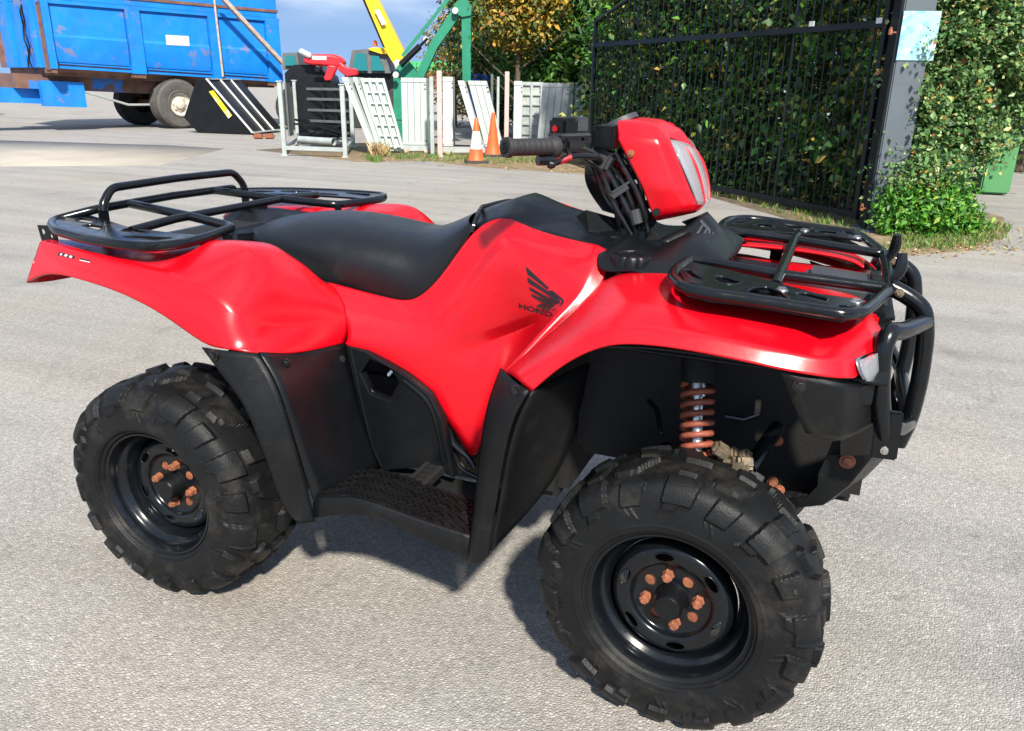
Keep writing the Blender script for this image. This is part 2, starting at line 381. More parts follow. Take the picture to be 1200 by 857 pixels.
def rim_mesh(depth, back):
    b = MB()
    b.lathe([(-.010, .158), (-.006, .1665), (0, .1685), (.0035, .166), (.003, .162), (-.005, .158), (-.014, .155), (-.022, .153), (-.027, .149), (-.032, .142), (-.040, .1385), (-.052, .137), (-.058, .132), (-.075, .1305), (-.10, .130), (-back+.05, .130), (-back+.035, .150), (-back, .153), (-back-.004, .168)], n=96)
    # dished disc with ventilation windows and slots
    prof = [(-depth-.030, .131), (-depth-.012, .127), (-depth, .119), (-depth+.004, .108), (-depth+.004, .096), (-depth, .087), (-depth-.010, .081), (-depth-.013, .072), (-depth-.013, .050), (-depth-.012, .022)]
    pc = cat([(q[1], q[0], 0) for q in prof], 5); n = 216
    holes = [(.1035, R(97+60*k), .0095, .020) for k in range(6)]+[(.0560, R(53+90*k), .0125, .0125) for k in range(4)]
    vs, e = [], []
    for q in pc:
        for k in range(n):
            a = 2*math.pi*k/n; r, hh = q.x, q.y; best = 9
            for (r0, a0, ra, sa) in holes:
                da = (a-a0+math.pi) % (2*math.pi)-math.pi; ev = math.hypot((r-r0)/ra, da*r0/sa)
                if ev < best: best, bh, bda = ev, (r0, a0), da
            if .74 < best < 1.30:
                f = 1/best; r = bh[0]+(r-bh[0])*f; a = bh[1]+bda*f; best = 1.0
            vs.append((r*math.cos(a), -hh, r*math.sin(a))); e.append(best)
    fs = []
    for i in range(len(pc)-1):
        for k in range(n):
            f = (i*n+k, (i+1)*n+k, (i+1)*n+(k+1) % n, i*n+(k+1) % n)
            if max(e[j] for j in f) > 1.001: fs.append(f)
    b.add(vs, fs)
    # the window lips
    for (r0, a0, ra, sa) in holes[:6]:
        b.tube([((r0+ra*1.02*math.cos(t))*math.cos(a0+sa*1.02*math.sin(t)/r0), depth-.004, (r0+ra*1.02*math.cos(t))*math.sin(a0+sa*1.02*math.sin(t)/r0)) for t in np.linspace(0, 2*math.pi, 24, endpoint=False)], .0013, 6, True)
    return b
def make_wheel(pos, w, depth, back, lugN, rust_slots, first_tyre):
    b = rim_mesh(depth, back); o = b.build('wheel', 'rim', QB, 40); o.location = pos
    t = link('tyre', first_tyre, 'rubber', o, 28); t.location = (0, w-.022, 0)
    d = MB(); d.lathe([(-depth-.060, .078), (-depth-.022, .078), (-depth-.019, .07), (-depth-.019, .01)], n=40); d.build('brake_drum', 'rust', o)
    c = MB(); c.lathe([(-depth-.014, .040), (-depth-.012, .036), (-depth+.004, .033), (-depth+.010, .030), (-depth+.024, .029), (-depth+.029, .0255), (-depth+.030, .008), (-depth+.029, .0)], n=32); c.build('hub_cap', 'blackp', o)
    for k in range(4):
        a = R(8+90*k); p = (.0555*math.cos(a), depth+.013, .0555*math.sin(a))
        nn = MB(); nn.lathe([(0, .0128), (.004, .0125), (.005, .0108), (.018, .0108), (.0205, .0085)], p, (0, -1, 0), 6, True)
        nn.lathe([(.02, .006), (.024, .0055)], p, (0, -1, 0), 10, True); nn.build('wheel_nut', 'rust', o, 30)
    v = MB(); v.tube([(-.10, .052, -.105), (-.10, .030, -.108)], .0045, 8); v.build('valve', 'black', o)
    return o
HZ = .295
ft = tyre_mesh('tyre', .2885, .106, .0135, 9); rt = tyre_mesh('tyre', .2895, .130, .0135, 9)
fw = make_wheel((1.29, -.505, HZ), .106, .024, .16, 17, True, ft); fw.rotation_euler = (0, R(-4), R(-3))
rw = make_wheel((0, -.569, HZ), .130, .054, .20, 17, False, rt); rw.rotation_euler = (0, R(17), 0)
for s_, p in ((fw, (1.29, .505, HZ)), (rw, (0, .569, HZ))):
    c_ = copy_tree(s_, QB); c_.location = p; c_.rotation_euler = (0, R(23), math.pi)

# ---------------------------------------------------------------- red bodywork
RF = [
 [(75, 281, -.33), (58, 280, -.42), (47, 283, -.475), (40, 303, -.495), (31, 331, -.505)],
 [(100, 281, -.33), (85, 284, -.42), (66, 287, -.490), (59, 303, -.518), (53, 317, -.528)],
 [(140, 281, -.33), (125, 288, -.42), (108, 297, -.505), (102, 313, -.538), (97, 328, -.548)],
 [(200, 281, -.33), (180, 294, -.42), (160, 308, -.518), (153, 327, -.553), (146, 344, -.562)],
 [(250, 279, -.36), (232, 297, -.45), (208, 324, -.524), (201, 347, -.558), (196, 371, -.568)],
 [(285, 281, -.39), (278, 308, -.455), (248, 341, -.530), (243, 373, -.557), (240, 406, -.568)],
 [(305, 297, -.395), (308, 328, -.432), (279, 374, -.537), (271, 393, -.554), (263, 409, -.562)],
 [(330, 312, -.345), (345, 347, -.365), (325, 385, -.435), (314, 403, -.492), (302, 414, -.540)],
 [(365, 325, -.275), (384, 354, -.292), (377, 379, -.318), (366, 396, -.358), (347, 416, -.425)],
 [(388, 333, -.215), (403, 352, -.24), (408, 371, -.253), (409, 389, -.262), (405, 402, -.270)]]
rfg = [pts(*r) for r in RF]
rfi = [r[0]+Vector((.005, (.10 if 3 < k < 8 else .04), -.022)) for k, r in enumerate(rfg)]
for mir in (False, True):
    panel('rear_fender', [[i_]+r for i_, r in zip(rfi, rfg)], 'red', QB, .006, {('c', 3, 0, 6): 1, ('c', 3, 6, 8): .85, ('c', 2, 3, 7): .25, ('c', 1, 0, 7): .25}, 3, mir)
# tail skirt turning inwards under the rear edge
sk = [[rfg[0][4], rfg[0][3].lerp(rfg[0][4], .1)+Vector((-.001, 0, 0))],
      [rfg[0][4]+Vector((.02, .05, -.006)), rfg[0][4]+Vector((.03, .05, .05))],
      [rfg[0][4]+Vector((.02, .14, -.008)), rfg[0][4]+Vector((.03, .14, .06))]]
for mir in (False, True): panel('tail_skirt', sk, 'red', QB, .004, None, 1, mir)
FF = [
 [(591, 434, -.440), (596, 437, -.480), (602, 441, -.510), (612, 450, -.532), (622, 459, -.540)],
 [(645, 388, -.360), (641, 393, -.430), (650, 402, -.490), (654, 415, -.525), (657, 427, -.535)],
 [(681, 354, -.300), (683, 357, -.380), (698, 370, -.465), (701, 388, -.515), (701, 405, -.530)],
 [(706, 323, -.262), (718, 335, -.350), (737, 357, -.450), (740, 382, -.510), (740, 401, -.530)],
 [(740, 316, -.255), (765, 333, -.350), (790, 360, -.445), (797, 388, -.510), (800, 408, -.530)],
 [(800, 324, -.260), (830, 345, -.360), (858, 374, -.445), (865, 402, -.508), (868, 422, -.525)],
 [(870, 331, -.270), (900, 355, -.360), (925, 388, -.440), (930, 415, -.497), (930, 437, -.512)],
 [(945, 341, -.270), (970, 367, -.350), (985, 402, -.425), (985, 425, -.470), (985, 444, -.482)],
 [(1000, 353, -.270), (1020, 378, -.320), (1022, 398, -.365), (1005, 420, -.425), (1003, 443, -.445)],
 [(1015, 362, -.260), (1036, 388, -.300), (1037, 398, -.330), (1030, 407, -.360), (1029, 411, -.370)]]
ffg = [pts(*r) for r in FF]
ffg = [[r[0]+(Vector((-.022, .030, -.040)) if k < 4 else Vector((0, .085, -.004)))]+r for k, r in enumerate(ffg)]
for mir in (False, True):
    panel('front_fender', ffg, 'red', QB, .006, {('c', 4, 2, 8): .55, ('c', 1, 0, 9): .2, ('c', 3, 3, 8): .35, ('r', 8, 2, 5): .5, ('r', 3, 1, 3): .4}, 3, mir)
SP = [
 [(385, 332, -.205), (440, 347, -.185), (486, 357, -.178), (522, 322, -.172), (557, 264, -.152), (596, 252, -.157), (616, 267, -.167), (660, 281, -.175), (700, 289, -.182), (716, 297, -.190)],
 [(394, 352, -.236), (444, 362, -.208), (500, 376, -.190), (545, 335, -.176), (573, 290, -.168), (600, 272, -.172), (622, 284, -.186), (660, 294, -.200), (696, 301, -.212), (712, 313, -.215)],
 [(398, 360, -.246), (447, 368, -.218), (508, 384, -.202), (551, 345, -.198), (578, 301, -.196), (603, 282, -.200), (624, 291, -.212), (660, 300, -.222), (695, 309, -.226), (710, 320, -.225)],
 [(404, 372, -.256), (452, 380, -.230), (517, 393, -.216), (558, 362, -.212), (589, 328, -.220), (609, 308, -.234), (631, 310, -.246), (663, 315, -.252), (691, 325, -.250), (706, 332, -.240)],
 [(409, 386, -.264), (458, 394, -.240), (523, 405, -.224), (564, 390, -.212), (598, 376, -.226), (620, 368, -.246), (640, 358, -.264), (660, 346, -.272), (681, 341, -.270), (696, 346, -.262)],
 [(408, 395, -.269), (453, 405, -.246), (525, 418, -.230), (568, 402, -.198), (601, 389, -.200), (622, 382, -.222), (640, 374, -.258), (654, 364, -.290), (669, 357, -.292), (683, 358, -.282)],
 [(407, 400, -.271), (449, 412, -.249), (517, 433, -.236), (557, 436, -.226), (588, 428, -.230), (603, 421, -.250), (616, 409, -.292), (627, 396, -.332), (638, 388, -.345), (652, 390, -.325)],
 [(405, 402, -.272), (440, 420, -.250), (485, 450, -.240), (525, 490, -.238), (547, 527, -.246), (557, 541, -.260), (570, 505, -.310), (580, 465, -.370), (590, 440, -.415), (602, 438, -.405)]]
spg = [pts(*r) for r in SP]
SIDE = []
for mir in (False, True):
    SIDE.append(panel('side_panel', spg, 'red', QB, .005, {('r', 4, 3, 6): .8, ('r', 5, 3, 6): .7, ('r', 1, 2, 8): .7, ('r', 2, 2, 8): .7, ('c', 2, 0, 3): .2, ('c', 8, 0, 7): .8}, 3, mir))

# ---------------------------------------------------------------- seat and tank cover
ST = [((297, 286, -.10), (303, 266)), ((310, 300, -.160), (325, 254)), ((345, 320, -.185), (362, 247.5)), ((400, 338, -.190), (398, 247)), ((445, 349, -.185), (438, 254)),
      ((486, 357, -.175), (475, 263)), ((507, 346, -.165), (505, 267)), ((531, 308, -.155), (532, 259)), ((556, 266, -.145), (561, 246))]
rows = []
for lo, tp in ST:
    L = at(*lo); T = at(tp[0], tp[1], 0); dz = T.z-L.z; yl = -L.y
    r = [Vector((L.x, L.y+.015, L.z-.012)), L, Vector((L.x*.85+T.x*.15, -yl*1.06, L.z+dz*.38)), Vector((L.x*.6+T.x*.4, -yl*.94, L.z+dz*.74)), Vector((L.x*.3+T.x*.7, -yl*.55, L.z+dz*.97)), T]
    rows.append(r+[Vector((p.x, -p.y, p.z)) for p in reversed(r[:-1])])
back = [Vector((p.x-.012, p.y*.55, (p.z+rows[0][1].z)/2)) for p in rows[0]]
panel('seat', [back]+rows, 'seat', QB, 0, {('c', 1, 0, 9): .6, ('c', 9, 0, 9): .6}, 3)
pi = MB(); pi.tube(cat([rows[k][1]+Vector((0, -.002, .004)) for k in range(len(rows))], 4), .0035, 6); both(pi, 'seat_piping', 'black', QB)
TC = [((563, 244), (563, 249, -.065), (558, 265, -.150), (560, 268, -.15)), ((618, 227), (606, 232, -.065), (596, 253, -.155), (598, 257, -.165)), ((650, 238), (639, 248, -.07), (617, 268, -.158), (619, 273, -.155)),
      ((697, 246), (678, 270, -.09), (697, 288, -.180), (697, 292, -.185)), ((750, 263), (735, 277, -.120), (708, 296, -.200), (708, 302, -.195))]
rows = []
for c_, e_, l_, u_ in TC:
    a = at(c_[0], c_[1], 0); r = [at(*u_), at(*l_), at(*e_), a]
    rows.append(r+[Vector((p.x, -p.y, p.z)) for p in reversed(r[:-1])])
panel('tank_cover', rows, 'blackp', QB, 0, {('c', 1, 0, 4): 1, ('c', 2, 0, 4): 1, ('c', 4, 0, 4): 1, ('c', 5, 0, 4): 1, ('r', 1, 0, 6): .8, ('r', 2, 1, 5): .8, ('r', 3, 0, 6): .6}, 2)
# raised pod on the cover in front of the rider
b = MB(); b.add([at(675, 254, -.085), at(687, 246, -.07), at(722, 256, -.05), at(728, 276, -.085), at(690, 272, -.11), at(687, 250, .02), at(722, 258, .03)], [(0, 1, 2, 3, 4), (1, 5, 6, 2), (0, 4, 3, 2, 1)])
b.build('ignition_pod', 'blackp', QB, 20)
# dark strip between seat nose and cover
b = MB(); b.tube(cat(pts((553, 272, -.158), (556, 262, -.150), (562, 247, -.10), (564, 243, 0)), 5), .006, 8); both(b, 'seat_nose_gap', 'black', QB)

# ---------------------------------------------------------------- console with fuel cap, nose panel
con = [pts((700, 300, -.205), (708, 296, -.20), (735, 278, -.13), (752, 266, 0)),
       pts((700, 322, -.255), (712, 312, -.235), (745, 288, -.14), (765, 275, 0)),
       pts((740, 318, -.258), (752, 308, -.23), (772, 290, -.15), (790, 272, 0)),
       pts((775, 330, -.262), (790, 308, -.215), (802, 282, -.15), (818, 258, -.0)),
       pts((808, 336, -.27), (822, 318, -.215), (828, 290, -.14), (838, 266, -.0)),
       pts((830, 338, -.26), (846, 326, -.215), (852, 306, -.14), (866, 298, -.0))]
con = [r+[Vector((p.x, -p.y, p.z)) for p in reversed(r[:-1])] for r in con]
panel('console', con, 'blackp', QB, .004, {('c', 1, 0, 5): .7, ('c', 2, 0, 5): .8, ('c', 4, 0, 5): .8, ('c', 5, 0, 5): .7, ('r', 3, 0, 6): .8, ('r', 2, 0, 6): .5, ('r', 4, 0, 6): .8}, 2)
nose = [pts((770, 282, -.14), (800, 268, -.10), (826, 251, -.02)), pts((800, 300, -.14), (822, 285, -.10), (842, 268, -.02)), pts((830, 325, -.14), (846, 312, -.10), (862, 300, -.02))]
nose = [r+[Vector((p.x, -p.y, p.z)) for p in reversed(r)] for r in nose]
NOSE = panel('nose_panel', nose, 'blackp', QB, .004, {('c', 1, 0, 2): .6, ('c', 4, 0, 2): .6}, 2)
cp = at(741, 310, -.212); cap = MB()
cap.lathe([(-.06, .040), (-.012, .040), (-.010, .030), (-.008, .030)], cp, (0, 0, 1), 32)
vs, fs = [], []; n = 72
for h_, rr, amp in ((-.008, .046, .004), (.016, .046, .004), (.022, .042, .003), (.024, .034, 0), (.021, .032, 0), (.021, .0, 0)):
    vs += [cp+Vector(((rr+amp*math.copysign(abs(math.cos(4.5*t))**.5, math.cos(4.5*t)*math.cos(4.5*t)) - amp)*math.cos(t), (rr+amp*abs(math.cos(4.5*t))**.5-amp)*math.sin(t), h_)) for t in np.linspace(0, 2*math.pi, n, endpoint=False)]
for i in range(5): fs += [(i*n+k, i*n+(k+1) % n, (i+1)*n+(k+1) % n, (i+1)*n+k) for k in range(n)]
cap.add(vs, fs); cap.build('fuel_cap', 'blackp', QB, 35)
b = MB(); b.box(at(722, 283, -.12), (.03, .02, .022), bev=.004); b.build('choke_knob', 'greyplate', QB)

# ---------------------------------------------------------------- rear centre tray and front lids
tr = [[Vector((x, y, z)) for (y, z) in ((-.34, .875-.02*dz), (-.25, .880), (-.17, .850), (0, .846), (.17, .850), (.25, .880), (.34, .875))] for x, dz in ((-.37, 0), (-.18, .5), (-.02, 1), (.05, 1))]
panel('rear_tray', tr, 'blackp', QB, .006, {('c', 1, 0, 3): .7, ('c', 5, 0, 3): .7, ('c', 2, 0, 3): .7, ('c', 4, 0, 3): .7}, 2)
b = MB(); b.box((-.06, 0, .862), (.13, .26, .04), Matrix.Rotation(R(-8), 3, 'Y'), .012); b.build('tool_box_lid', 'blackp', QB)
b = MB(); b.box((-.05, 0, .77), (.55, .34, .18)); b.build('rear_subframe', 'dark', QB)
for k, (x, y, lx, ly, z, nm) in enumerate(((1.33, -.02, .13, .20, .885, 'storage_lid'), (1.52, -.02, .15, .24, .878, 'storage_lid'))):
    b = MB(); b.box((x, 0, z), (lx, ly, .035), Matrix.Rotation(R(4), 3, 'Y'), .012); b.build(nm, 'greyplate' if k else 'blackp', QB)
ftr = [[Vector((x, y, z)) for y, z in ((-.42, .80), (-.30, .845), (-.20, .862), (0, .867), (.20, .862), (.30, .845), (.42, .80))] for x in (1.04, 1.2, 1.4, 1.62)]
panel('front_tray', ftr, 'blackp', QB, .006, None, 1)
# red rear wall of the front deck, seen between the racks
for s_ in (-1, 1): b = MB(); b.beam((1.26, .20*s_, .872), (1.60, .20*s_, .866), .06, .02, bev=.005); b.build('deck_trim', 'red', QB)

# ---------------------------------------------------------------- black lower plastics
Ls = [(238, 407, -.568), (262, 440, -.577), (290, 476, -.582), (302, 512, -.582), (317, 548, -.577), (331, 595, -.567), (349, 613, -.557)]
Rs = [(302, 414, -.541), (321, 442, -.545), (336, 485, -.545), (346, 523, -.540), (357, 560, -.530), (364, 590, -.525), (368, 610, -.522)]
g = [[at(*a), at(*a).lerp(at(*c_), .5)+Vector((0, -.008, 0)), at(*c_)] for a, c_ in zip(Ls, Rs)]
for mir in (False, True): panel('mud_guard', g, 'blackm', QB, .006, {('c', 2, 0, 6): 1}, 2, mir)
g = [pts((302, 414, -.541), (347, 416, -.420), (405, 402, -.268)), pts((321, 442, -.545), (362, 440, -.42), (409, 425, -.265)), pts((336, 485, -.545), (378, 478, -.42), (418, 460, -.262)),
     pts((352, 540, -.535), (395, 525, -.42), (433, 508, -.262)), pts((368, 590, -.522), (413, 565, -.42), (447, 548, -.262))]
for mir in (False, True): panel('leg_shield', g, 'blackp', QB, .005, {('c', 1, 0, 4): .3}, 2, mir)
# inner rear wheel arch liner
g = [[Vector((.235, y, .70)) for y in (-.52, -.25)], [Vector((.27, y, .62)) for y in (-.53, -.25)], [Vector((.335, y, .50)) for y in (-.53, -.25)], [Vector((.38, y, .34)) for y in (-.53, -.25)]]
for mir in (False, True): panel('arch_liner', g, 'dark', QB, .005, None, 2, mir)
# front flare strip
Lf = [(590, 433, -.47), (574, 472, -.50), (566, 528, -.515), (560, 584, -.522), (552, 655, -.53)]
Rf = [(622, 459, -.541), (604, 485, -.548), (593, 528, -.550), (584, 584, -.548), (573, 645, -.545)]
g = [[at(*a), at(*a).lerp(at(*c_), .45)+Vector((0, -.010, 0)), at(*c_)] for a, c_ in zip(Lf, Rf)]
g.append([p+Vector((0, .0, -.012)) for p in g[-1]])
for mir in (False, True): panel('fender_flare', g, 'blackm', QB, .008, None, 2, mir)
# guard between flare and front wheel, and arch liner
g = [pts((622, 459, -.541), (655, 440, -.40), (690, 425, -.26)), pts((606, 488, -.546), (640, 490, -.40), (680, 470, -.26)), pts((594, 530, -.548), (625, 530, -.40), (668, 520, -.26)), pts((585, 585, -.546), (612, 572, -.40), (650, 560, -.26)), pts((574, 645, -.543), (596, 622, -.44), (616, 600, -.36))]
for mir in (False, True): panel('splash_guard', g, 'blackm', QB, .005, None, 2, mir)
g = [[Vector((x, y, z)) for y in (-y0, -.36, -.22)] for x, z, y0 in ((.97, .72, .50), (1.05, .81, .50), (1.16, .835, .50), (1.30, .835, .49), (1.45, .815, .45), (1.58, .80, .38))]
for mir in (False, True): panel('arch_liner', g, 'dark', QB, .004, None, 2, mir)
b = MB(); b.box((1.30, 0, .62), (.66, .30, .40), bev=.02); b.box((.62, 0, .42), (.66, .30, .30), bev=.03); b.box((.60, 0, .66), (.8, .26, .2), bev=.03); b.build('frame_core', 'dark', QB)
# foot well
top = [(368, 584, -.52), (406, 580, -.52), (436, 588, -.52), (462, 598, -.52), (500, 612, -.52), (556, 629, -.52)]
low = [(367, 607, -.525), (413, 601, -.525), (441, 605, -.525), (470, 620, -.525), (508, 636, -.525), (556, 658, -.525)]
g = [[at(*a), at(*a).lerp(at(*c_), .5)+Vector((0, -.006, 0)), at(*c_)] for a, c_ in zip(top, low)]
for mir in (False, True): panel('footwell_edge', g, 'blackm', QB, .010, {('c', 0, 0, 5): .9}, 2, mir)
ZF = sum(at(*a).z for a in top)/len(top)
fo = [at(*a) for a in top]
b = MB(); inn = [Vector((p.x, -.375, p.z-.003)) for p in fo]; b.grid([fo, [p.lerp(q, .5) for p, q in zip(fo, inn)], inn]); both(b, 'foot_board', 'blackm', QB)
b = MB()
for k in range(len(fo)-1):
    for j in range(7):
        for i in range(9):
            t = (i+.5)/9; p = fo[k].lerp(fo[k+1], t); p = Vector((p.x, -.505+.018*j+(.009 if i % 2 else 0), p.z+.0035)); s2 = 1 if (i+j) % 2 else -1
            b.box(p, (.013, .0045, .005), Matrix.Rotation(s2*R(35), 3, 'Z'))
for o in both(b, 'tread_pattern', 'blackm', QB): pass
b = MB(); x0, x1 = at(*top[0]).x, at(*top[-1]).x
b.box(((x0+x1)/2-.02, -.30, .315), (x1-x0-.02, .16, .008)); both(b, 'belly_plate', 'dark', QB)
pg = MB(); pg.beam(at(470, 575, -.42), at(502, 545, -.30), .012, .018); pg.beam(at(488, 580, -.42), at(518, 550, -.30), .012, .018)
for t in np.linspace(.05, .95, 6): pg.box(at(470, 575, -.42).lerp(at(502, 545, -.30), t).lerp(at(488, 580, -.42).lerp(at(518, 550, -.30), t), .5), (.05, .012, .012))
both(pg, 'foot_peg', 'dark', QB)
# engine side cover
E0 = [(410, 405), (432, 412), (478, 440), (505, 462), (520, 490), (527, 530), (532, 555), (510, 543), (450, 548), (440, 535), (424, 470)]
def poly_at(P, Y): return [at(p[0], p[1], Y) for p in P]
hole = [(424, 435), (436, 418), (462, 430), (472, 446), (460, 470), (436, 460)]
oc = poly_at(E0, -.262); hc = poly_at(hole, -.262)
vs, fs = fill2d([(p.x, p.z) for p in oc], [[(p.x, p.z) for p in hc]], .02, .004)
b = MB(); b.add([(v.x, -.262+v.z, v.y) for v in vs], fs); both(b, 'engine_cover', 'blackp', QB, 30)
b = MB(); b.tube(fillet(hc+[hc[0]], .012, 3), .0045, 8); b.tube(cat(pts((411, 408, -.275), (424, 470, -.277), (436, 520, -.277), (447, 546, -.275)), 4), .004, 8); b.tube(cat(pts((473, 446, -.275), (500, 470, -.277), (512, 500, -.277), (520, 545, -.275)), 4), .005, 8); both(b, 'cover_rib', 'blackp', QB)
b = MB()
for q in range(26):
    x, z = random.uniform(.46, .56), random.uniform(.59, .66); b.box((x, -.17+random.uniform(-.012, .01), z), (random.uniform(.008, .04), .02, random.uniform(.006, .03)), Matrix.Rotation(random.uniform(-.8, .8), 3, 'Y'))
b.build('engine_fitting', 'dirtyalu', QB, 30)
for q in range(6):
    b = MB(); x, z = random.uniform(.47, .55), random.uniform(.59, .66); b.tube([(x, -.215, z), (x+random.uniform(-.02, .02), -.238, z+random.uniform(-.03, .03)), (x+random.uniform(-.03, .03), -.18, z+random.uniform(-.04, .04))], random.uniform(.003, .006), 8); b.build('engine_pipe', 'steel', QB)
b = MB()
for q in range(5): b.lathe([(0, .05-.004*q), (.006, .05-.004*q)], at(538, 516, -.17)+Vector((0, -.004-.008*q, 0)), (0, -1, 0), 24, True)
b.lathe([(0, .03), (.05, .028), (.055, .02)], at(545, 538, -.16), (0, -1, .2), 16, True); b.build('engine_casing', 'dirtyalu', QB)
b = MB(); b.tube(cat(pts((525, 500, -.235), (532, 520, -.24), (548, 535, -.24), (556, 548, -.24)), 5), .008, 8); b.tube(cat(pts((530, 525, -.225), (540, 548, -.235), (560, 560, -.24)), 5), .006, 8); b.build('hose', 'black', QB)
for p, n_ in (((253, 416, -.572), (0, -1, 0)), ((336, 425, -.475), (.35, -1, 0)), ((372, 424, -.36), (.5, -1, 0)), ((607, 457, -.53), (-.2, -1, 0)), ((936, 450, -.515), (.2, -1, 0)), ((399, 420, -.29), (.6, -1, 0))):
    q = at(*p); bolt(QB, q+Vector(n_).normalized()*.008, n_, .008, .005, 'black')
# ---------------------------------------------------------------- racks
TR = .0122
def mirp(P): return [Vector((p.x, -p.y, p.z)) for p in P]
def zrear(p): return p
RZ = .922
out_r = [atz(x, y, RZ) for x, y in ((64, 258), (60, 264), (67, 271), (100, 280), (135, 286), (172, 290), (212, 286.5), (240, 279))]
rr = MB()
path = [Vector((-.400, 0, .952)), Vector((-.398, -.27, .948))]+out_r+[Vector((.036, -.235, .926)), Vector((-.144, -.199, .936)), Vector((-.392, -.172, .950))]
P = fillet(path, .03, 4); rr.tube(P, TR, 10); rr.tube(mirp(P), TR, 10)
rr.tube([(-.152, -.395, .926), (-.148, -.25, .936), (-.144, 0, .937), (-.148, .25, .936), (-.152, .395, .926)], TR*.95, 10)
RRK = rr.build('rear_rack', 'rack', QB, 50)
gb = MB(); P = fillet([(-.366, -.286, .945), (-.368, -.280, .965), (-.371, -.245, 1.003), (-.375, 0, 1.006), (-.371, .245, 1.003), (-.368, .280, .965), (-.366, .286, .945)], .03, 5); gb.tube(P, TR*.95, 10); gb.build('grab_bar', 'rack', RRK, 50)
def rack_plate(outer, holes, z, name, parent, slope=(0, 0), tk=.004):
    po = [atz(x, y, z) for x, y in outer]; ph = [[atz(x, y, z) for x, y in h] for h in holes]
    ph = [[Vector(q) for q in fillet(h, .012, 3, True)] for h in ph]
    vs, fs = fill2d([(p.x, p.y) for p in po], [[(p.x, p.y) for p in h] for h in ph], tk, .0015)
    b = MB(); zz = lambda x: z+(x-slope[1])*slope[0]
    b.add([(v.x, v.y, zz(v.x)+v.z) for v in vs], fs)
    for h in ph: b.tube([(p.x, p.y, zz(p.x)+.002) for p in h], .003, 6, True)
    return both(b, name, 'rack', parent, 30)
z3 = lambda a: [(30+x/5.714, 195+y/5.714) for x, y in a]
rack_plate([(62, 262), (84, 250), (97, 250), (113, 256), (152, 268), (205, 275), (232, 277), (212, 285), (172, 289), (135, 285), (100, 278), (67, 269)],
           [z3(h) for h in ([(325, 372), (372, 350), (478, 368), (440, 392)], [(368, 405), (440, 396), (540, 412), (490, 440)], [(630, 440), (690, 420), (850, 450), (790, 458)], [(640, 482), (720, 474), (1000, 488), (860, 506)])], RZ+.004, 'rack_plate', RRK)
for s_ in (-1, 1):
    b = MB(); b.box((-.366, .286*s_, .915), (.012, .03, .07), bev=.003); b.box((-.33, .30*s_, .89), (.05, .04, .02)); b.build('rack_bracket', 'rack', RRK)
    b = MB(); p = at(57, 274, -.42); q = Vector((p.x, p.y if s_ < 0 else -p.y, p.z))
    vs, fs = fill2d([(-.035, .02), (.0, .022), (.03, 0), (.03, -.02), (.0, -.022), (-.028, -.025)], [[(-.018+.008*math.cos(t), .004+.008*math.sin(t)) for t in np.linspace(0, 6.28, 13)[:-1]], [(.010+.006*math.cos(t), -.006+.006*math.sin(t)) for t in np.linspace(0, 6.28, 13)[:-1]]], .004)
    b.add([q+Vector((v.x, v.z, v.y)) for v in vs], fs); b.build('tie_bracket', 'rack', RRK)
    b = MB(); b.beam((.036, .235*s_, .925), (.045, .245*s_, .86), .012, .02); b.build('rack_leg', 'rack', RRK)
FZ = .938
fo_ = [(809, 305), (792, 316), (787.5, 326), (801, 338), (834, 345), (865, 349), (933, 359.5), (964, 364.5), (992, 369), (1010, 366), (1022, 358), (1040, 342)]
zf = lambda x: .948-.058*(x-1.22)
def fz(px, py):
    p = atz(px, py, FZ)
    for _ in range(3): p = atz(px, py, zf(p.x))
    return p
fo3 = [fz(*p) for p in fo_]
fr = MB()
P = fillet(fo3+[Vector((1.607, -.191, .925)), Vector((1.405, -.215, .937)), fo3[0]+Vector((.03, .004, 0)), fo3[0]], .025, 4); fr.tube(P, TR*.92, 10); fr.tube(mirp(P), TR*.92, 10)
fr.tube([(1.405, -.30, .934), (1.405, -.2, .940), (1.405, .2, .940), (1.405, .30, .934)], TR*.92, 10)
fr.tube([(1.610, -.20, .924), (1.612, 0, .926), (1.610, .20, .924)], TR*.92, 10)
FRK = fr.build('front_rack', 'rack', QB, 50)
z5 = lambda a: [(780+x/6.122, 240+y/6.122) for x, y in a]
rack_plate([(795, 322), (805, 312), (821, 315), (860, 321), (907, 331), (960, 342), (1012, 346), (1017, 357), (1005, 364), (990, 366), (962, 361), (933, 357), (865, 346), (834, 342), (803, 335)],
           [z5(h) for h in ([(110, 505), (180, 500), (300, 580), (190, 560)], [(330, 545), (400, 532), (555, 568), (500, 592), (380, 585)], [(560, 640), (620, 602), (730, 592), (840, 628), (900, 678)], [(925, 628), (1000, 618), (1180, 650), (1150, 690), (1010, 665)], [(1200, 720), (1260, 690), (1390, 700), (1400, 735), (1280, 750)])], .940, 'rack_plate', FRK, (-.058, 1.36))
po = [fz(x, y) for x, y in ((797, 323), (806, 313), (860, 320), (907, 329), (960, 340), (1014, 345), (1015, 356), (990, 364), (962, 360), (933, 355), (865, 344), (834, 341), (806, 334))]
b = MB(); b.prism([p+Vector((0, 0, -.016)) for p in po], (0, 0, -.006)); both(b, 'rack_shade_sheet', 'blackp', FRK)  # black sheet added to stand in for the shade below the rack plates
for s_ in (-1, 1):
    for x_, y_ in ((1.36, .30), (1.24, .24)): b = MB(); b.beam((x_, y_*s_, .935), (x_, y_*s_, .865), .014, .03); b.build('rack_leg', 'rack', FRK)
    for x in (1.42, 1.55): bolt(FRK, (x, .36*s_, zf(x)+.004), (0, 0, 1), .008, .004, 'steel')

